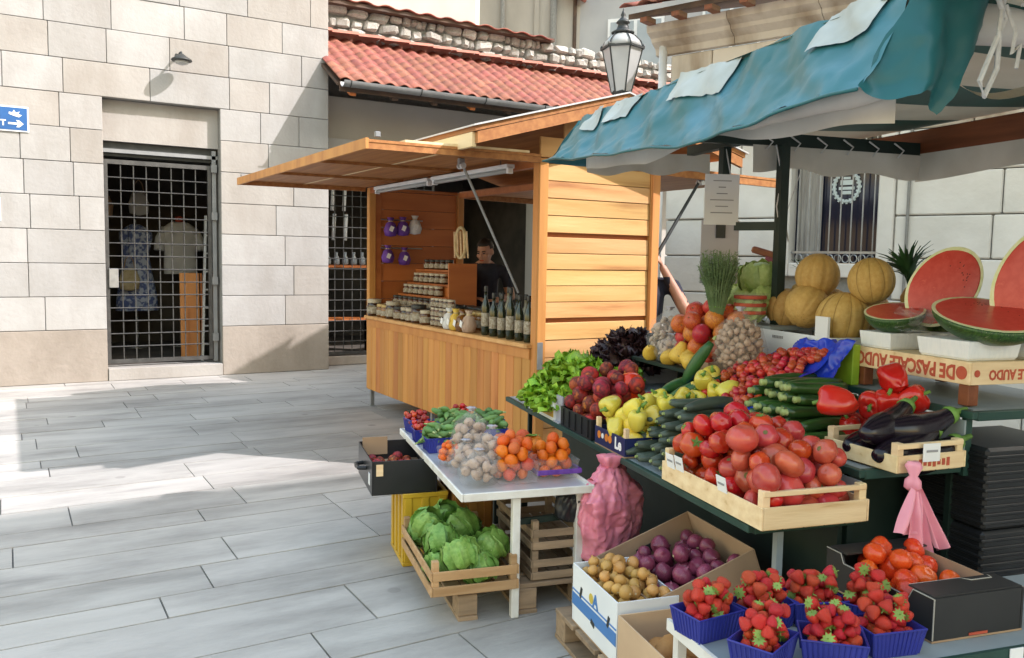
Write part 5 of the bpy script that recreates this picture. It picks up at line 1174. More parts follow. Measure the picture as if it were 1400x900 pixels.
# pears and mushrooms
PEAR = smat(MB().lathe([(.02, -.5), (.55, -.48), (.9, -.25), (1, .1), (.88, .5), (.6, .95), (.42, 1.3), (.3, 1.5), (.08, 1.56)], 18).mesh('pear', True), 'pear'); PSM = smat(MB().tube([(0, 0, 1.52), (.08, 0, 1.9)], [.06, .05], 6).mesh('st'), 'scar')
for i, (u, v, z, rot) in enumerate(((.86, .60, 1.085, (.25, .1, 0)), (1.14, .575, 1.075, (.2, -.9, .4)), (.77, .60, 1.08, (.4, .5, 1)), (.70, .585, 1.075, (.2, 1.2, 2)), (.92, .57, 1.07, (.9, .4, 2)))):
    put('pear', PEAR, S(u, v, z), .058 if i == 0 else .048, 'upright ripe yellow pear at the front of the raised shelf' if i == 0 else 'ripe yellow pear lying near the mushroom bags', 'pear', 'pears on the raised shelf', r1, PSM, 'stem', rot=rot)
MU = [smat(MB().lathe([(.25, -.9), (.3, -.3), (.34, .0), (.95, .02), (1, .2), (.75, .6), (.3, .78), (.02, .8)], 14).mesh('mush', True), 'mushroom')]
bagged('clear bag of brown mushrooms leaning on the fruit heap', 'mushrooms in the upper bag', S(1.16, .70, 1.04), 70, .125, .023, MU, 'mushroom', 'brown mushroom in the upper clear bag', 'mushroom', 5, 1.05, 'film_clear')
bagged('lower clear bag of brown mushrooms beside the pears', 'mushrooms in the lower bag', S(1.00, .64, 1.04), 60, .10, .022, MU, 'mushroom', 'brown mushroom in the lower clear bag', 'mushroom', 6, .7, 'film_clear')
WN = [smat(tomato_me(90, 3, .9, 'garlic', 12), 'mushroom')]
BT = carton('nut_tray', 'low tray of mixed nuts and garlic between peppers and mushrooms', S(.68, .50, T2), SRZ, .10, .30, .08, 'cardboard_tan') if False else None
# dark lettuce at the far end, with small green lettuce beside
DB = carton('dark_lettuce_box', 'grey carton holding dark red lettuce', S(1.56, .66, T2), SRZ, .40, .46, .08, 'plastic_sleeve')
for i, (x, y, z, R) in enumerate(((-.08, -.12, .04, .17), (.08, .08, .05, .17), (-.06, .12, .05, .16), (.08, -.10, .10, .16), (0, .0, .16, .15))): lettuce('dark purple red lettuce head in the grey carton', loc3(DB, (x, y, z)), 'lettuce_dark', LD, R, 60 + i, 'dark lettuces in grey carton', 26)
lettuce('small green lettuce tucked below the dark lettuces', S(1.22, .46, T2 + .02), 'lettuce', LL, .10, 77, None, 20)
lettuce('small pale green lettuce beside the mushroom bag', S(1.40, .86, T2 + .15), 'lettuce', LL, .10, 78, None, 18)

# ------------------------------------------------------------------ TIER 3
APP = [tomato_me(i + 100, 5, .92, 'apple', 18) for i in range(3)]; AST = smat(MB().tube([(0, 0, .66), (.05, 0, .95)], [.04, .05], 6).mesh('st'), 'scar')
AC = carton('apple_tray', 'shallow tray heaped with red and orange mangoes', S(.98, .90, 1.04), SRZ, .30, .44, .06, 'cardboard', tilt=(0, -.15)); AC.location = S(.80, .77, 1.045)
for i, (x, y, z, rr) in enumerate(pile(r1, 34, .32, .46, .052, fl=.012, peak=(.02, -.02), slope=.24, rj=.12)):
    put('mango', APP[i % 3], loc3(AC, (x, y, z)), rr, 'round red and orange mango heaped in the shallow tray', 'mango', 'mangoes in the shallow tray', r1, AST, 'stem', tilt=1.0)
def melon_me(seed, mat='melon', ribs=10):
    r = random.Random(seed); ph = r.uniform(0, 1)
    return smat(MB().lathe(sphere_prof(1, 18, 1.03), 60, lambda th, t, rr, z: (rr * (1 - .075 * max(0, cos(ribs * th + ph)) ** 4), z)).mesh('melon', True), mat)
ML = [melon_me(1), melon_me(2)]; MST = smat(MB().tube([(0, 0, .98), (.02, 0, 1.08)], [.06, .07], 7).mesh('st'), 'scar')
SEAM = MB()
for i in range(10):
    a = (pi - 0) / 5 * i; SEAM.tube([((.957 * sin(pi * k / 14)) * cos(a), (.957 * sin(pi * k / 14)) * sin(a), -cos(pi * k / 14) * 1.03) for k in range(1, 14)], .009, 5, False)
SEAM = smat(SEAM.mesh('seam'), 'melon_seam')
for i, (u, v, z, R, rot) in enumerate(((.62, 1.10, 1.365, .105, (.2, .1, 0)), (.40, 1.06, 1.39, .11, (.1, .9, .4)), (.13, 1.06, 1.345, .125, (.1, .05, .3)), (.42, 1.13, 1.545, .11, (.1, .0, .5)), (.045, 1.14, 1.53, .105, (-.1, .1, 1.2)), (.25, 1.30, 1.37, .11, (.3, .4, .2)), (.55, 1.32, 1.38, .10, (.5, 1, 2)))):
    put('melon', ML[i % 2], S(u, v, z), R, ['ribbed orange melon at the low left of the melon pile', 'ribbed orange melon in the middle of the melon pile', 'large ribbed orange melon standing at the front of pile', 'round orange melon on top of the pile beside the price list', 'round orange melon on top of the pile beside the watermelon', 'ribbed orange melon at the back of pile', 'ribbed orange melon at the back of pile'][i], 'melon', 'ribbed orange melons', r1, SEAM, 'seam', rot=rot)
t = carton('melon_carton', 'white fruit carton with open end under the melons', S(.36, 1.12, T3), SRZ, .42, .68, .19, 'carton_white')
[new('lettering', MB().box((-.2115, .10 - k * .013, .165), (.002, .008, .014)), 'ink', t) for k in range(7)]; new('corner_tab', MB().box((-.205, -.27, .24), (.012, .09, .10)), 'carton_white', t); new('corner_tab', MB().box((-.205, .30, .24), (.012, .07, .12)), 'carton_white', t)
solo('green_carton', MB().box((0, 0, .09), (.04, .26, .18), ch=.003), 'lettuce', 'plain olive green carton standing below the front melon', 'box', S(-.0, .93, T3), (0, 0, SRZ))
# pale cabbages, herb bunch, pineapples
def cabbage_leaf(seed, mat):
    r = random.Random(seed); ph = r.uniform(0, 6)
    def fn(a, b):
        th = (a - .5) * 2.0; phv = -.9 + b * 1.75; e = max(abs(a - .5) * 2, b) ** 4
        R = 1.03 + .26 * e + .035 * sin(a * 14 + ph) * b + .05 * e * sin(b * 17 + ph) - .05 * (abs(a - .5) < .04)
        return Vector((R * cos(phv) * sin(th), -R * cos(phv) * cos(th), R * .9 * sin(phv) + .09 * e * sin(a * 19 + ph)))
    return smat(MB().grid(fn, 12, 9).mesh('leaf', True), mat)
def cabbage(label, loc, R, mat, leaves, seed, group):
    r = random.Random(seed); t = thing('cabbage', label, 'cabbage', loc, r.uniform(0, 6), group)
    t.rotation_euler = (r.uniform(-.5, .5), r.uniform(-.5, .5), r.uniform(0, 6)); t.scale = (R, R, R)
    new('head', MB().lathe(sphere_prof(.99, 10, .9), 18).mesh('head', True), mat, t)
    for i in range(7): new('leaf', leaves[i % len(leaves)], None, t, rot=(r.uniform(-.35, .35), r.uniform(-.25, .25), i * .9 + r.uniform(-.2, .2)), scale=1 + .025 * (i % 4))
CLP = [cabbage_leaf(i, 'cabbage_pale') for i in range(3)]; CLG = [cabbage_leaf(i + 5, 'cabbage') for i in range(3)]
for i, (u, v, z, R) in enumerate(((.88, 1.02, 1.39, .085), (.74, 1.02, 1.385, .085), (.79, 1.05, 1.53, .09), (.92, 1.04, 1.51, .075))): cabbage('pale green cabbage piled beside the price list', S(u, v, z), R, 'cabbage_pale', CLP, 90 + i, 'pale cabbages by the price list')
t = thing('carrier_bag', 'clear bag with red printed stripes below the pale cabbages', 'bag', S(.66, .90, 1.285), SRZ)
new('bag', MB().lathe([(.03, 0), (.075, .01), (.085, .06), (.075, .13), (.09, .16)], 18, lambda th, tt, r, z: (r * (1 + .05 * sin(7 * th)), z)).mesh('b', True), 'film_clear', t)
for zz in (.05, .09, .13): new('stripe', MB().lathe([(.083, zz), (.085, zz + .002), (.085, zz + .016), (.083, zz + .018)], 18), 'red_print', t)
cabbage('small green vegetable head inside the red striped bag', S(.66, .90, 1.36), .06, 'cabbage_pale', CLP, 140, None)
# herbs
def herb_bunch(label, loc, H, R, n, mat, seed, name='herb_bunch', cat='herbs'):
    r = random.Random(seed); t = thing(name, label, cat, loc); mb = MB()
    for i in range(n):
        a = r.uniform(0, 6.28); q = R * sqrt(r.random()); h = H * r.uniform(.55, 1)
        p0 = Vector((q * .3 * cos(a), q * .3 * sin(a), 0)); p1 = Vector((q * cos(a), q * sin(a), h)); mb.tube([p0, p0.lerp(p1, .5) + Vector((0, 0, .1 * H)), p1], [.0022, .0018, .001], 3)
        for k in range(14):
            f = r.uniform(.25, 1); c = p0.lerp(p1, f) + Vector((0, 0, .1 * H * sin(pi * f))); d = Vector((r.gauss(0, 1), r.gauss(0, 1), r.gauss(.4, .8))).normalized() * r.uniform(.012, .03); s = d.orthogonal().normalized() * .0028
            mb.add([c - s, c + s, c + d], [(0, 1, 2)])
    tag(new('foliage', mb, mat, t), kind='stuff'); new('tie', MB().tube([(R * .33 * cos(i * pi / 6), R * .33 * sin(i * pi / 6), H * .12) for i in range(13)], .006, 6), 'plastic_bag_blue' if False else 'stem_green', t); return t
herb_bunch('feathery green dill bunch standing in front of the price list', S(.69, .72, 1.33), .34, .11, 330, 'herb', 7)
t = solo('herb_pot', MB().lathe([(.07, 0), (.075, .01), (.095, .10), (.10, .105), (.09, .11)], 18), 'plastic_black', 'black ribbed pot under the dill bunch', 'pot', S(1.06, .96, 1.282), smooth=True) if False else None
def spiky(label, loc, rot, L, n, mat, seed, spread=.9, w=.028, body=None):
    r = random.Random(seed); t = thing('pineapple', label, 'pineapple', loc); t.rotation_euler = rot
    for i in range(n):
        f = i / n; a = i * 2.399; tl = spread * (1 - f) + .05; ln = L * (.6 + .4 * (1 - abs(f - .4))); mb = MB()
        def fn(aa, b, tl=tl, ln=ln): 
            x = (aa - .5) * w * (1 - b ** 1.6) ; bend = tl * (b ** 1.3); return Vector((x, ln * b * sin(bend) + .006 * (1 - 4 * (aa - .5) ** 2), ln * b * cos(bend) * .98 + .0))
        new('leaf', mb.grid(fn, 2, 6).mesh('leaf', True), mat, t, rot=(0, 0, a))
    if body:
        new('fruit', MB().lathe([(.02, -2.2), (.6, -2.15), (.95, -1.6), (1, -1), (.9, -.4), (.55, 0), (.3, .05)], 26, lambda th, tt, rr, z: (rr * (1 + .05 * sin(13 * th + z * 8) * sin(z * 13)), z)).mesh('f', True), 'melon', t, scale=body)
    return t
spiky('pineapple crown of grey green leaves behind the melon pile', S(.60, 1.18, 1.50), (.1, .1, 0), .15, 22, 'herb', 3, body=.055)
spiky('dark green pineapple crown lying behind the cut watermelon', S(.06, 1.40, 1.50), (-.35, .25, .4), .24, 40, 'leaf_dark', 4, .9, .045, body=.075)
WMW = smat(MB().lathe(sphere_prof(1, 16, 1.0), 26).mesh('wm', True), 'wm_rind')
for i, (u, v, z, sc) in enumerate(((-.12, 1.40, 1.30, .15), (-.62, 1.62, 1.52, .17), )):
    o = solo('watermelon', WMW, None, ['whole dark watermelon lying behind the orange melons', 'whole dark green watermelon behind the cut watermelons'][i], 'watermelon', S(u, v, z), (0, 0, SRZ), scale=(sc, sc * 1.25, sc)); new('stem', MST, None, o)
# crate with upside-down lettering, styrofoam trays, cut watermelons
MC = thing('printed_crate', 'pale crate with red upside down lettering under cut watermelons', 'crate', S(-.41, 1.20, 1.155), SRZ)
w_, d_, h_ = .50, .62, .088
for sx in (-1, 1): new('side_board', MB().box((sx * (w_ / 2 - .005), 0, h_ / 2), (.01, d_, h_), ch=.002), 'crate_wood', MC)
for sy in (-1, 1): new('end_board', MB().box((0, sy * (d_ / 2 - .005), h_ / 2), (w_ - .022, .01, h_), ch=.002), 'crate_wood', MC)
new('top_board', MB().box((0, 0, h_ - .006), (w_ - .024, d_ - .024, .010)), 'crate_wood', MC)
for sx in (-1, 1):
    for sy in (-1, 1): new('foot', MB().box((sx * (w_ / 2 - .03), sy * (d_ / 2 - .03), -.041), (.05, .05, .080), ch=.003), 'beam_brown', MC)
new('lettering', text_mesh('DE PASCALE AUDO', .068), 'red_print', MC, loc=(-w_ / 2 - .001, .03, h_ / 2), rot=(-pi / 2, 0, pi / 2)).scale = (.92, 1.15, 1)
new('lettering', text_mesh('DE PASCALE AUDO', .045), 'red_print', MC, loc=(.04, -d_ / 2 - .001, h_ / 2 - .005), rot=(-pi / 2, 0, pi)).scale = (1, 1.2, 1)
new('red_dot', MB().tube([(-w_ / 2 - .0005, -.272, h_ / 2), (-w_ / 2 - .002, -.272, h_ / 2)], .026, 18), 'red_print', MC); new('red_dot', MB().tube([(-.215, -d_ / 2 - .0005, h_ / 2), (-.215, -d_ / 2 - .002, h_ / 2)], .014, 14), 'red_print', MC)
ZT0 = 1.155 + h_
for i, (u, v, sx, sy, h) in enumerate(((-.20, 1.07, .22, .19, .07), (-.57, 1.09, .26, .26, .075), (-.62, 1.36, .22, .22, .07), (-.22, 1.34, .22, .2, .07))):
    t = thing('foam_tray', ['white foam tray under the small watermelon wedge', 'white foam tray under the large watermelon slice', 'white foam tray behind the large slice', 'white foam tray at the back of the printed crate'][i], 'tray', S(u, v, ZT0 + .0005), SRZ)
    new('wall', MB().lathe([(.62, 0), (.66, .01), (.70, h - .012), (.705, h), (.60, h)], 4, c=(0, 0, 0)), 'styrofoam', t, rot=(0, 0, 0)).scale = (sx, sy, 1)
    t.children[0].rotation_euler = (0, 0, 0)
    o = t.children[0]; o.data.transform(Matrix.Rotation(pi / 4, 4, 'Z'))
def half_melon(label, loc, rot, R, ay=1.25, depth=1.0):
    """half watermelon: cut face is local +z, ellipse R by R*ay"""
    t = thing('cut_watermelon', label, 'watermelon', loc); t.rotation_euler = rot
    t.scale = (R, R * ay, R * depth)
    new('rind', MB().lathe([(max(1e-4, cos(a)), -sin(a)) for a in [pi / 2 * (1 - i / 10) for i in range(11)]], 40).mesh('rind', True), 'wm_rind', t)
    new('white_rim', MB().lathe([(1.0, -.001), (1.0, .006), (.985, .010), (.91, .012)], 40), 'wm_white', t)
    fl_ = new('flesh', MB().lathe([(.925, .0), (.925, .014), (.90, .020), (.5, .026), (.001, .03)], 40, lambda th, tt, r, z: (r, z + .006 * sin(3 * th + r * 6))).mesh('fl', True), 'wm_flesh', t)
    rr = random.Random(int(R * 1000)); sd = MB()
    for i in range(16): a = rr.gauss(1.0, .5); q = rr.uniform(.45, .68); sd.lathe([(.004, .0), (.016, .008), (.004, .016)], 6, c=(q * cos(a), q * sin(a), .02))
    new('seeds', sd, 'wm_seed', t)
    return t
def face_rot(nv, nu, nz, twist=0):
    n = SM * nv + SL * nu + Vector((0, 0, nz)); q = n.normalized().to_track_quat('Z', 'Y')
    return (q.to_matrix() @ Matrix.Rotation(twist, 3, 'Z')).to_euler()
half_melon('upright half watermelon with a dark seed cluster on its red face', S(-.30, 1.22, 1.515), face_rot(-.76, -.62, .22, -.50), .135, 1.40, .9)
half_melon('tall half watermelon with a plain red face behind the big slice', S(-.68, 1.33, 1.55), face_rot(-.74, -.66, .14, -.38), .165, 1.50, .9)
half_melon('big watermelon half lying face up on the foam tray', S(-.62, 1.12, 1.42), face_rot(-.16, -.20, .96, .5), .175, 1.32, .62)
half_melon('small film wrapped watermelon piece on the left foam tray', S(-.20, 1.06, 1.405), face_rot(-.20, -.12, .97, .3), .125, 1.15, .75)
o = MB().grid(lambda a, b: S(-.335 + .05 * sin(b * 8), .98 + .16 * a, 1.32 + .10 * b + .012 * sin(a * 17 + b * 11)) + Vector((-.01 * sin(a * 23), -.012 * sin(b * 19), 0)), 14, 10)
solo('cling_film', o, 'film_clear', 'crumpled clear cling film over the small watermelon piece', 'film', smooth=True)

# red handled thing hanging behind the cabbages: a hand brush
t = thing('hand_brush', 'reddish hanging hand brush behind the pale cabbages', 'brush', S(1.12, 1.32, 1.66), SRZ); t.rotation_euler = (0, .28, SRZ - .9)
new('handle', MB().box((0, 0, 0), (.20, .05, .04), ch=.015), 'beam_brown', t); new('bristles', MB().box((.05, 0, -.05), (.11, .045, .08), ch=.004), 'onion_red', t); new('cord', MB().tube([(.02, 0, .02), (.03, 0, .5)], .003, 5), 'rope', t)

# ------------------------------------------------------------------ NEAR LOW TABLE: strawberries, black box of tomatoes
TZ = .50
LT = thing('low_table', 'low green table with white edge carrying strawberries and black box', 'table', S(-1.16, .35, 0), SRZ)
new('table_top', MB().box((0, 0, TZ - .012), (1.52, .44, .02), ch=.003), 'shelf_grey', LT)
new('front_edge', MB().box((0, -.226, TZ - .018), (1.52, .012, .035)), 'green_paint', LT); new('side_edge', MB().box((-.766, 0, TZ - .016), (.012, .44, .036)), 'white_paint', LT)
for x in (-.735, .30, .74):
    for y in (-.20, .20): new('leg', MB().box((x, y, (TZ - .024) / 2), (.03, .03, TZ - .024)), 'white_paint' if x < 0 else 'green_paint', LT)
new('price_tag', MB().box((.12, -.236, TZ - .03), (.05, .003, .06)), 'paper', LT)
def basket_me(w, d, h):
    mb = MB(); prof = [(0, .82), (h, 1.0)]
    o = [Vector((sx * w / 2 * k, sy * d / 2 * k, z)) for z, k in prof for sx, sy in ((-1, -1), (1, -1), (1, 1), (-1, 1))]
    mb.add(o, [(3, 2, 1, 0)] + [(i, (i + 1) % 4, (i + 1) % 4 + 4, i + 4) for i in range(4)])
    i_ = [Vector((v.x * .97, v.y * .97, v.z + (.002 if v.z == 0 else 0))) for v in o]
    mb.add(i_, [(0, 1, 2, 3)] + [(i + 4, (i + 1) % 4 + 4, (i + 1) % 4, i) for i in range(4)]); 
    a = len(mb.v) - 8; mb.f += [(a - 8 + 4 + i, a - 8 + 4 + (i + 1) % 4, a + 4 + (i + 1) % 4, a + 4 + i) for i in range(4)]; mb.m += [0] * 4
    return mb
BK = basket_me(.172, .126, .078).mesh('basket'); smat(BK, 'plastic_blue')
BR = MB()
for sx in (-1, 1):
    for i in range(9): y = -.05 + i * .0125; BR.bar((sx * .172 / 2 * .825, y, .004), (sx * .172 / 2 * 1.003, y * 1.15, .076), .004, .004)
for sy in (-1, 1):
    for i in range(13): x = -.075 + i * .0125; BR.bar((x, sy * .126 / 2 * .825, .004), (x * 1.15, sy * .126 / 2 * 1.003, .076), .004, .004)
BRm = smat(BR.mesh('ribs'), 'plastic_blue'); BRI = smat(MB().tube([(.087, .064, .078), (-.087, .064, .078), (-.087, -.064, .078), (.087, -.064, .078), (.087, .064, .078)], .003, 6).mesh('rim'), 'plastic_blue')
SBm = [smat(MB().lathe([(.02, -1.15), (.30, -1.0), (.62, -.6), (.88, -.1), (1, .3), (.92, .62), (.6, .8), (.1, .84)], 14, lambda th, t, r, z, s=s: (r * (1 + .05 * sin(3 * th + s)), z)).mesh('straw', True), 'strawberry') for s in range(3)]
SLF = star(9, .95, .86, 'strawberry_leaf', -.04)
rs = random.Random(21)
bks = [(-1.06, -.32, .2), (-1.27, -.27, .55), (-1.31, -.075, -.55), (-1.29, .125, -.06), (-1.06, -.13, .25), (-1.06, .05, -.15), (-1.13, .20, .5)]
blab = ['blue basket of strawberries at the far left corner of table', 'turned blue basket of strawberries at the table front left', 'turned blue basket of strawberries at the middle of table front', 'blue basket of strawberries beside the black box', 'blue basket of strawberries in the back row', 'blue basket of strawberries in the middle of the back row', 'turned blue basket of strawberries wedged against the black carton']
for i, (u, v, a) in enumerate(bks):
    t = thing('strawberry_basket', blab[i], 'basket', S(u, v - .035, TZ - .0015), SRZ + a, 'blue strawberry baskets'); new('tray', BK, None, t); new('ribs', BRm, None, t); new('rim', BRI, None, t)
    for j, (x, y, z, rr) in enumerate(pile(rs, 33, .168, .122, .0182, fl=.030, peak=(0, 0), slope=.10, rj=.18, tries=40, margin=.024)):
        put('strawberry', SBm[j % 3], loc3(t, (x, y, z + .012)), rr * 1.05, 'ripe strawberry in the ' + ['far left corner basket', 'front left turned basket', 'front middle turned basket', 'basket beside the black box', 'plain back row basket', 'middle back row basket', 'turned basket wedged against the carton'][i], 'strawberry', ['strawberries in the corner basket', 'strawberries in the front left basket', 'strawberries in the front middle basket', 'strawberries by the black box', 'strawberries in the back basket', 'strawberries in the middle back basket', 'strawberries against the carton'][i], rs, SLF if j % 5 > 1 else None, 'leaves', aim=2.0)
# black carton with tomatoes
bw_, bd_, bh_ = .345, .47, .135
BX = thing('black_carton', 'black cardboard box of orange red tomatoes on the low table', 'box', S(-1.07, .42, TZ - .0015), SRZ)
new('bottom', MB().box((0, 0, .004), (bw_, bd_, .006)), 'cardboard', BX)
def prism(pts, y0, y1):
    k = len(pts); vs = [(x, y0, z) for x, z in pts] + [(x, y1, z) for x, z in pts]
    return MB().add(vs, [tuple(range(k)), tuple(range(2 * k - 1, k - 1, -1))] + [(i, i + k, (i + 1) % k + k, (i + 1) % k) for i in range(k)])
side = [(-bd_ / 2, .007), (bd_ / 2, .007), (bd_ / 2, bh_), (bd_ / 2 - .07, bh_), (bd_ / 2 - .085, bh_ - .03), (-bd_ / 2 + .095, bh_ - .03), (-bd_ / 2 + .08, bh_), (-bd_ / 2, bh_)]
for sx in (-1, 1):
    s_ = new('side', prism(side, -.004, .004), 'carton_black', BX, loc=(sx * (bw_ / 2 - .004), 0, 0), rot=(0, 0, pi / 2))
    new('cut_edge', MB().tube([(x, -.0045 * sx, z) for x, z in side[2:]], .002, 4), 'carton_edge', s_)
endp = [(-bw_ / 2 + .009, .007), (bw_ / 2 - .009, .007), (bw_ / 2 - .009, bh_), (-bw_ / 2 + .009, bh_)]
for sy in (-1, 1): new('end', prism(endp, -.004, .004), 'carton_black', BX, loc=(0, sy * (bd_ / 2 - .005), 0))
new('end_flap', MB().box((0, -bd_ / 2 + .055, bh_ + .003), (bw_ - .01, .10, .005)), 'carton_black', BX); new('end_flap', MB().box((0, bd_ / 2 - .05, bh_ + .003), (bw_ - .01, .085, .005)), 'carton_black', BX)
new('flap_edge', MB().tube([(-bw_ / 2 + .01, -bd_ / 2 + .106, bh_ + .004), (.03, -bd_ / 2 + .106, bh_ + .004), (.05, -bd_ / 2 + .08, bh_ + .006), (.13, -bd_ / 2 + .08, bh_ + .006), (.14, -bd_ / 2 + .106, bh_ + .004)], .0022, 4), 'carton_edge', BX)
new('corner_edge', MB().tube([(-bw_ / 2 + .001, -bd_ / 2 - .001, .01), (-bw_ / 2 + .001, -bd_ / 2 - .001, bh_)], .0022, 4), 'carton_edge', BX); new('handle_slot', MB().box((.0, -bd_ / 2 - .0015, .014), (.07, .002, .008)), 'red_print', BX)
new('inner_liner', MB().box((bw_ / 2 - .011, 0, .07), (.004, bd_ - .03, .11)), 'cardboard', BX)
for i, (x, y, z, rr) in enumerate(pile(rs, 27, bw_ - .03, bd_ - .09, .039, fl=.008, peak=(0, .12), slope=.3, rj=.08)): put('tomato', TOMO[i % 2], loc3(BX, (x, y + .035, z)), rr, 'bright orange red tomato inside the black carton', 'tomato', 'tomatoes in the black carton', rs, SCAR, 'stem_scar', aim=.8)
# wooden crate standing on the ground at the right edge
slat_crate('pale wood crate on the ground under the low table', S(-1.1, .80, .001), SRZ, .45, .35, .44, 'crate_wood', slats=3)

# ------------------------------------------------------------------ black ribbed plastic crates stacked at the right
for i, (u, v, z, h) in enumerate(((-.66, 1.16, 0.001, .31), (-.66, 1.16, .315, .31), (-.66, 1.16, .629, .31))):
    t = thing('plastic_crate', ['black ribbed plastic crate at the bottom of the stack', 'black ribbed plastic crate in the middle of the stack', 'black ribbed plastic crate at the top of the stack'][i], 'crate', S(u, v, z), SRZ)
    new('shell', MB().box((0, 0, h / 2), (.46, .36, h), ch=.012), 'plastic_black', t)
    for k in range(9):
        zz = .03 + k * .031; new('rib', MB().box((0, 0, zz), (.472, .372, .012), ch=.003), 'plastic_black', t)

# ------------------------------------------------------------------ pink bags
def bag_me(W, D, H, seed, topw=.25):
    r = random.Random(seed); ph = [r.uniform(0, 6) for _ in range(6)]
    prof = []
    for i in range(57):
        a = i / 56; w = (.55 + .45 * sin(pi * min(1, .18 + a * .62))) if a < .72 else (1.0 - (a - .72) / .28 * (1 - topw)) * .93
        if a < .06: w *= .55 + a * 7.5
        prof.append((w, a))
    def mod(th, t, r_, z):
        k = 1 + .10 * sin(3 * th + ph[0] + t * 2) + .13 * abs(sin(4 * th + ph[1] + t * 3)) * (.5 + t) + .09 * abs(sin(7.0 * th + ph[2] - t * 4)) * (.3 + t) + .035 * sin(t * 17 + th * 3 + ph[3])
        return r_ * k, z
    mb = MB().lathe(prof, 110, mod); mb.v = [(x * W / 2, y * D / 2, z * H) for x, y, z in mb.v]; return mb
t = thing('pink_bag', 'large pink plastic bag hanging from the lowest shelf rail', 'bag', S(.33, -.04, .19), SRZ + .45)
new('pouch', rumple(rumple(bag_me(.35, .20, .45, 3, .34), .009, 9, 2, 5, zs=.3), .0065, 20, 3, 6), 'plastic_pink', t, smooth=True)
new('knot', MB().lathe([(.035, .40), (.022, .43), (.018, .45), (.04, .48), (.05, .51), (.03, .515)], 20, lambda th, tt, r, z: (r * (1 + .3 * sin(4 * th) + .15 * sin(9 * th)), z)), 'plastic_pink', t, smooth=True)
for s in (-1, 1): new('ear', MB().grid(lambda a, b: Vector((s * (.05 + .085 * a), .02 * sin(b * 5), .37 + .05 * a - .03 * b * a + .07 * (1 - a) * b + .01 * sin(a * 9))), 8, 6), 'plastic_pink', t, smooth=True)
t = thing('pink_bag', 'small pale pink bag knotted on the rail below the aubergines', 'bag', S(-.885, .555, .60), SRZ)
def drape(pts, w, seed):
    r = random.Random(seed); ph = r.uniform(0, 6); pts = [Vector(p) for p in pts]; n = len(pts) - 1
    def fn(a, b):
        k = b * n; i = min(int(k), n - 1); c = pts[i].lerp(pts[i + 1], k - i); ww = w[i] + (w[i + 1] - w[i]) * (k - i)
        return c + Vector(((a - .5) * ww, .02 * sin(a * 9 + ph + b * 2) * min(1, ww * 12) - .012, .01 * sin(a * 7 + ph)))
    return MB().grid(fn, 16, 16)
new('tail', drape([(0, 0, .245), (-.02, -.01, .17), (-.045, -.015, .08)], [.02, .06, .10], 1), 'plastic_pink_pale', t, smooth=True); new('tail', drape([(0, 0, .245), (.0, -.02, .14), (.01, -.03, .0)], [.02, .06, .085], 2), 'plastic_pink_pale', t, smooth=True); new('tail', drape([(0, 0, .245), (.05, -.01, .13), (.105, -.02, .015)], [.02, .04, .07], 3), 'plastic_pink_pale', t, smooth=True)
new('knot', MB().lathe([(.012, .22), (.026, .235), (.024, .26), (.012, .275), (.026, .31), (.018, .325)], 16, lambda th, tt, r, z: (r * (1 + .3 * sin(3 * th)), z)), 'plastic_pink_pale', t, smooth=True)

# ------------------------------------------------------------------ cartons on the lower left pallet
pallet('worn brown pallet under the onion and potato boxes', S(-.50, -.10, 0), SRZ, .62, 1.1)
PZ = .1365
WBx = carton('fruit_carton', 'white and blue banana carton filled with yellow onions', S(-.31, -.265, PZ), SRZ, .25, .42, .235, 'carton_white', inner='cardboard')
new('blue_band', MB().box((-.1262, 0, .10), (.002, .415, .05)), 'carton_blue', WBx); new('blue_line', MB().box((-.1262, 0, .138), (.002, .415, .006)), 'carton_blue', WBx)
new('leaf_print', MB().tube([(-.1255, .02, .165), (-.127, .02, .165)], .020, 12), 'pepper_yellow', WBx); new('letter_a', text_mesh('A', .07), 'carton_blue', WBx, loc=(-.1262, -.02, .165), rot=(pi / 2, 0, -pi / 2))
for (y, z) in ((.12, .15), (-.14, .14), (.0, .075)): new('hand_hole', MB().box((-.1268, y, z), (.002, .035 if z < .1 else .016, .045 if z > .1 else .022), ch=.0008, rx=.3), 'iron_black', WBx)
ONY = [smat(MB().lathe([(.05, -.82), (.5, -.72), (.9, -.35), (1, .05), (.85, .45), (.45, .75), (.15, .95), (.08, 1.2)], 16).mesh('on', True), 'onion_yellow')]; ONR = [smat(MB().lathe([(.05, -.8), (.5, -.7), (.9, -.35), (1, .05), (.85, .45), (.45, .72), (.15, .9), (.08, 1.15)], 16, lambda th, t, r, z: (r * (1 + .03 * sin(4 * th)), z)).mesh('on', True), 'onion_red')]
ROOT = smat(MB().lathe([(.12, -.84), (.16, -.8), (.05, -.78)], 7).mesh('root'), 'raffia')
for i, (x, y, z, rr) in enumerate(pile(rs, 165, .235, .405, .026, fl=.008, peak=(.02, .02), slope=.10, rj=.15)): put('onion', ONY[0], loc3(WBx, (x, y, z)), rr, 'golden yellow onion in the white and blue carton', 'onion', 'yellow onions in the carton', rs, ROOT, 'root', tilt=1.3)
RBx = carton('onion_carton', 'tilted brown cardboard box of red onions', S(-.265, .04, .235), SRZ, .46, .50, .215, 'cardboard', tilt=(0, -.36))
new('hand_hole', MB().box((.0, .2435, .15), (.11, .002, .035), ch=.0008), 'iron_black', RBx)
t = thing('carton_support', 'plain closed carton propping up the red onion box', 'box', S(-.265, .16, PZ), SRZ); new('body', MB().box((0, 0, .055), (.22, .44, .11), ch=.003), 'cardboard', t); new('tape', MB().box((0, 0, .1105), (.12, .05, .001)), 'cardboard_tan', t)
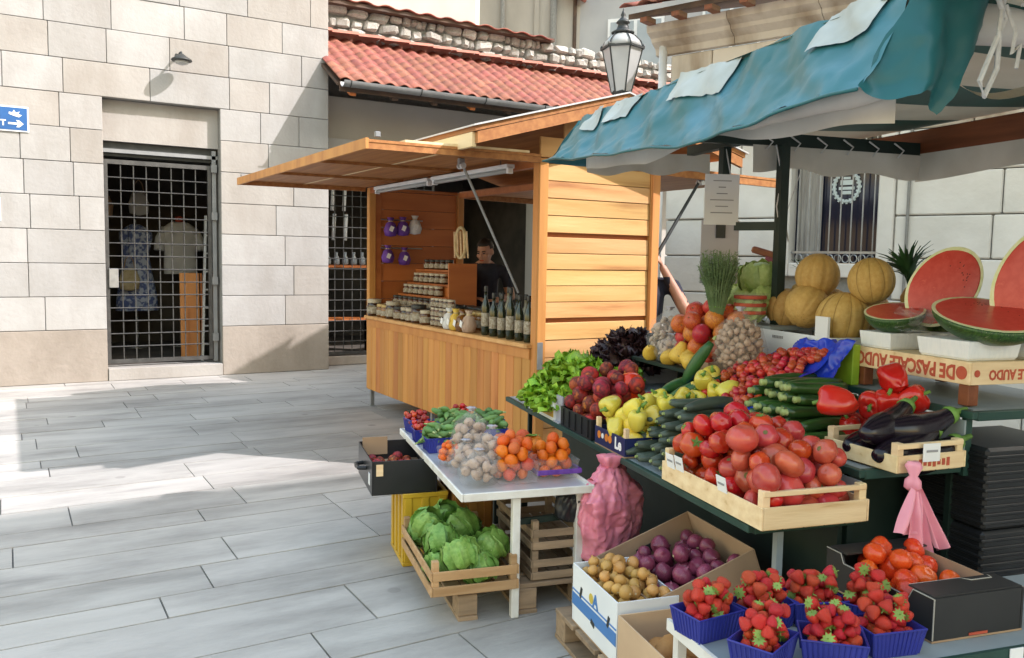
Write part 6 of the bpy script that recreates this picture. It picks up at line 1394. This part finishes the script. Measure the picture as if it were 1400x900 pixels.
for i, (x, y, z, rr) in enumerate(pile(rs, 88, .41, .47, .036, fl=.012, peak=(-.08, .0), slope=.16, rj=.15)): put('onion', ONR[0], loc3(RBx, (x, y, z)), rr, 'purple red onion in the tilted brown box', 'onion', 'red onions in the brown box', rs, ROOT, 'root', tilt=1.3)
SP_ = carton('potato_carton', 'open tan cardboard box of sweet potatoes under the low table', S(-.80, -.20, PZ), SRZ, .40, .50, .205, 'cardboard_tan', inner='cardboard')
new('hand_hole', MB().box((-.2015, -.02, .10), (.002, .10, .03), ch=.0008, rx=.12), 'iron_black', SP_)
SPm = [smat(veg_tube(.24, .046, .02 * (i - .5), 12, 10, (.15, .7, 1, .95, .6, .15), i), 'sweet_potato') for i in range(2)]
for i, (x, y, z, rr) in enumerate(pile(rs, 13, .30, .40, .055, fl=.0, slope=.1, rj=.1, squash=.8)): put('sweet_potato', SPm[i % 2], loc3(SP_, (x, y, z + .006)), 1.0, 'long orange brown sweet potato in the tan box', 'sweet potato', 'sweet potatoes in the tan box', rs, rot=(rs.uniform(-.2, .2), pi / 2 + rs.uniform(-.2, .2), SRZ + rs.uniform(.6, 2.4)))

# ------------------------------------------------------------------ LEFT TABLE with citrus, garlic and greens
GZ = .58
GT = thing('market_table', 'grey topped market table with white metal edge and flaking legs', 'table', S(.98, -.46, 0), SRZ)
tw, td = .60, 1.44
new('table_top', MB().box((0, 0, GZ - .014), (tw, td, .018)), 'aluminium', GT)
for sx in (-1, 1): new('edge_trim', MB().box((sx * (tw / 2 + .006), 0, GZ - .008), (.012, td + .02, .036), ch=.003), 'white_paint', GT)
for sy in (-1, 1): new('edge_trim', MB().box((0, sy * (td / 2 + .006), GZ - .0085), (tw - .002, .012, .036), ch=.003), 'white_paint', GT)
for (x, y) in ((-.05, -.69), (.265, -.66)): new('leg', MB().box((x, y, (GZ - .028) / 2), (.036, .036, GZ - .028), ch=.003), 'white_paint', GT)
for (x, y) in ((-.02, -.60), (.0, .1), (.26, .1), (-.26, .60), (.26, .62)): new('leg', MB().box((x, y, (GZ - .028) / 2), (.034, .034, GZ - .028), ch=.003), 'green_dark', GT)
new('brace', MB().bar((-.02, -.585, .40), (.26, -.585, .41), .02, .028), 'green_dark', GT)
# okra-like green peppers in baskets along the back left, with red fruit baskets
OK = [smat(veg_tube(.085, .019, .006 * (i - 1), 9, 7, (.35, .9, 1, .95, .6, .3), i), 'okra') for i in range(3)]
OKT = smat(MB().tube([(0, 0, .04), (.002, 0, .06)], [.006, .004], 6).mesh('st'), 'stem_pale')
ry = random.Random(33)
for bi, (u, v, n) in enumerate(((1.14, -.66, 26), (1.33, -.50, 30), (1.55, -.50, 30), (1.55, -.28, 26), (1.30, -.33, 24))):
    t = thing('fruit_basket', ['blue basket of small green peppers at the table corner', 'blue basket of small green peppers behind the garlic', 'blue basket of small green peppers at the far table edge', 'blue basket of small green peppers at the far right table corner', 'blue basket of small green peppers beside the clementines'][bi], 'basket', S(u, v, GZ - .004), SRZ + ry.uniform(-.3, .3)); new('tray', BK, None, t); new('ribs', BRm, None, t); new('rim', BRI, None, t)
    for j, (x, y, z, rr) in enumerate(pile(ry, n, .18, .13, .021, fl=.02, slope=.5, margin=.02)): put('green_pepper', OK[j % 3], loc3(t, (x, y, z + .012)), 1.0, 'small blunt green pepper in a blue basket at the ' + ['table corner', 'garlic side', 'far table edge', 'far right corner', 'clementine side'][bi], 'pepper', 'green peppers basket %s' % ['at the corner', 'by the garlic', 'at the far edge', 'at the far right', 'by the clementines'][bi], ry, OKT, 'stem', rot=(ry.uniform(-.4, .4), pi / 2 + ry.uniform(-.5, .5), ry.uniform(0, 6)))
RAS = smat(tomato_me(120, 5, 1.1, 'berry', 10), 'berry')
for bi, (u, v) in enumerate(((1.36, -.70), (1.66, -.68), (1.69, -.42))):
    t = thing('berry_basket', ['blue basket of red berries at the left table edge', 'blue basket of red berries at the far left table corner', 'blue basket of red berries at the far table edge'][bi], 'basket', S(u, v, GZ - .004), SRZ + .2 * bi); new('tray', BK, None, t); new('ribs', BRm, None, t); new('rim', BRI, None, t); t.scale = (.7, .9, 1)
    for j, (x, y, z, rr) in enumerate(pile(ry, 30, .125, .12, .016, fl=.05, slope=.5, margin=.012)): put('berry', TOM[j % 3] if j % 2 else RAS, loc3(t, (x, y, z)), rr, 'small red berry in the blue basket at the ' + ['left table edge', 'far left corner', 'far table edge'][bi], 'berry', ['berries at the left edge', 'berries at the far left corner', 'berries at the far edge'][bi], ry, tilt=1)
# punnets of citrus and apricots
CL = [tomato_me(130 + i, 8, .88, 'tangerine', 18) for i in range(2)]; AP = [tomato_me(140 + i, 2, .95, 'apricot', 18) for i in range(2)]
NUB = smat(MB().lathe([(.03, .68), (.10, .70), (.03, .73)], 6).mesh('nub'), 'stem_green')
PUN = MB().lathe([(.62, 0), (.66, .004), (.70, .085), (.735, .088), (.735, .092), (.69, .092)], 4); PUN.v = [tuple(Matrix.Rotation(pi / 4, 3, 'Z') @ Vector(p)) for p in PUN.v]
def punnet(label, u, v, w, d, n, mes, iname, ilabel, icat, group, r0, a=0):
    t = thing('clear_punnet', label, 'punnet', S(u, v, GZ - .004), SRZ + a)
    me = PUN.mesh('punnet'); new('shell', me, 'film_clear', t, scale=(w, d, 1))
    for j, (x, y, z, rr) in enumerate(pile(ry, n, w * .92, d * .92, r0, fl=.004, slope=.22, margin=r0 * .9)): put(iname, mes[j % len(mes)], loc3(t, (x, y, z)), rr, ilabel, icat, group, ry, NUB, 'stem_end', tilt=.8)
    return t
punnet('clear punnet of orange clementines at the right table edge', .53, -.255, .20, .21, 27, CL, 'clementine', 'bright orange clementine in the punnet at the right table edge', 'clementine', 'clementines in the right punnet', .030)
punnet('clear punnet of apricots and clementines at the table middle', .50, -.465, .20, .22, 27, CL + AP, 'apricot', 'orange apricot in the punnet at the middle of table', 'apricot', 'apricots in the middle punnet', .031)
t = thing('purple_band', 'purple paper band around the right clementine punnet', 'band', S(.53, -.255, GZ + .035), SRZ); new('band', MB().tube([(.109, .114, 0), (-.109, .114, 0), (-.109, -.114, 0), (.109, -.114, 0), (.109, .114, 0)], .004, 6), 'lavender', t); t.children[0].scale = (1, 1, 3)
for j, (x, y, z, rr) in enumerate(pile(ry, 46, .40, .36, .033, fl=0, slope=.12, margin=.03)): put('clementine', (CL + AP)[j % 4], S(.86 + y, -.34 + x, GZ - .004 + z), rr, 'loose orange clementine heaped behind the clear punnets', 'clementine', 'loose clementines on the table', ry, NUB, 'stem_end', tilt=.8)
CLL = smat(leaf_me(3, .30, .9, .3, 'cabbage', .05), 'cabbage'); 
for i in range(9): solo('citrus_leaf', CLL, None, 'single green leaf lying among the loose clementines', 'leaf', S(.74 + ry.uniform(0, .25), -.46 + ry.uniform(0, .24), GZ + .085), (1.2 + ry.uniform(-.3, .3), ry.uniform(-.4, .4), ry.uniform(0, 6)), 'leaves among the clementines', .075)
YL = [tomato_me(150, 4, 1.1, 'pear', 12)]
t = thing('clear_punnet', 'small clear cup of yellow orange fruit beside the garlic bags', 'punnet', S(.82, -.68, GZ - .004), SRZ); new('shell', MB().lathe([(.05, 0), (.055, .004), (.07, .085), (.072, .09), (.066, .088)], 18).mesh('cup', True), 'film_clear', t)
for j, (x, y, z, rr) in enumerate(pile(ry, 26, .13, .13, .017, fl=.025, slope=.6, margin=.018)): put('kumquat', CL[j % 2], loc3(t, (x, y, z)), rr, 'small orange kumquat in the clear cup by the garlic', 'kumquat', 'kumquats in the clear cup', ry, tilt=1)
for bi, (u, v, R, n, s) in enumerate(((.44, -.64, .095, 26, .026), (.64, -.65, .085, 24, .026), (.57, -.54, .10, 40, .027), (.80, -.58, .105, 40, .027))):
    bagged(['clear bag of garlic at the front left table corner', 'clear bag of garlic next to the corner bag', 'tall clear bag of garlic in the middle of the garlic group', 'white topped bag of garlic behind the garlic group'][bi], ['garlic in the corner bag', 'garlic in the second bag', 'garlic in the middle bag', 'garlic in the rear bag'][bi], S(u, v, GZ - .004), n, R, s, GB, 'garlic_bulb', 'pale garlic bulb in the ' + ['front corner bag', 'bag next to the corner bag', 'middle bag of the group', 'rear white topped bag'][bi], 'garlic', 70 + bi, (.75, .85, 1.05, 1.2)[bi], 'film_clear')
# black box beside the table standing on yellow crates
def plast_crate(label, loc, rz, w, d, h, mat):
    t = thing('plastic_crate', label, 'crate', loc, rz)
    new('base', MB().box((0, 0, .01), (w, d, .02), ch=.004), mat, t)
    for sx in (-1, 1):
        for i in range(4): new('upright', MB().box((sx * (w / 2 - .01), -d / 2 + .03 + i * (d - .06) / 3, h / 2), (.018, .045, h - .04), ch=.003), mat, t)
        new('side_wall', MB().box((sx * (w / 2 - .014), 0, h / 2), (.006, d - .02, h - .05)), mat, t)
    for sy in (-1, 1):
        for i in range(3): new('upright', MB().box((-w / 2 + .03 + i * (w - .06) / 2, sy * (d / 2 - .01), h / 2), (.04, .018, h - .04), ch=.003), mat, t)
        new('end_wall', MB().box((0, sy * (d / 2 - .014), h / 2), (w - .02, .006, h - .05)), mat, t)
    for (c, s) in (((0, d / 2 - .008, h - .012), (w, .02, .026)), ((0, -d / 2 + .008, h - .012), (w, .02, .026)), ((w / 2 - .008, 0, h - .012), (.02, d - .034, .026)), ((-w / 2 + .008, 0, h - .012), (.02, d - .034, .026))): new('top_rim', MB().box(c, s, ch=.004), mat, t)
    return t
plast_crate('yellow plastic crate under the black box', S(1.20, -.76, .001), SRZ, .24, .36, .385, 'plastic_yellow')
plast_crate('orange brown plastic crate under the market table', S(1.16, -.51, .001), SRZ, .22, .34, .40, 'plastic_orange')
KB = carton('black_box', 'black plastic box with handles beside the market table', S(1.27, -.87, .388), SRZ, .34, .50, .17, 'plastic_black')
new('handle', MB().tube([(-.171, .06, .10), (-.21, .05, .10), (-.215, 0, .10), (-.21, -.05, .10), (-.171, -.06, .10)], .011, 8), 'plastic_black', KB); new('label_patch', MB().box((-.1715, -.17, .07), (.002, .045, .06)), 'paper', KB); new('label_patch', MB().box((-.13, -.2515, .13), (.035, .002, .06)), 'crate_wood', KB)
for i, (x, y, z, rr) in enumerate(pile(ry, 34, .31, .47, .030, fl=-.03, slope=.05, rj=.1)): put('beetroot', PEACH[1], loc3(KB, (x, y, z + .07)), rr, 'dark red beetroot in the black box beside the table', 'beetroot', 'beetroots in the black box', ry, tilt=1) if i < 34 else None
new('inner_floor', MB().box((0, 0, .065), (.32, .48, .01)), 'cardboard', KB); new('brown_flap', MB().box((-.08, .235, .15), (.14, .006, .10)), 'cardboard', KB)
# cabbage crate on its pallet
pallet('grey brown pallet under the cabbage crate', S(.60, -.44, 0), SRZ, .66, .60)
CC = slat_crate('brown slatted crate of green cabbages on a pallet', S(.60, -.70, .137), SRZ, .40, .69, .155, 'crate_brown', slats=2)
rc = random.Random(44)
for i, (x, y, z, rr) in enumerate(pile(rc, 14, .39, .67, .070, fl=.012, peak=(.0, .0), slope=.0, rj=.08, squash=.9)): cabbage('green cabbage in the brown slatted crate', loc3(CC, (x, y, z)), rr * .97, 'cabbage', CLG, 200 + i, 'cabbages in the slatted crate')
for i in range(2):
    slat_crate(['dark old wooden crate standing under the market table', 'dark old wooden crate stacked on top under the market table'][i], S(.60, -.27, .137 + i * .14), SRZ, .30, .55, .135, 'pallet_wood', slats=2)
# green cloth or bag bundle hanging at the table corner
solo('dark_bundle', bag_me(.12, .10, .16, 9, .4), 'plastic_black', 'crumpled black bag tied under the market table corner', 'bag', S(.36, -.25, .40), (0, .3, SRZ), smooth=True)
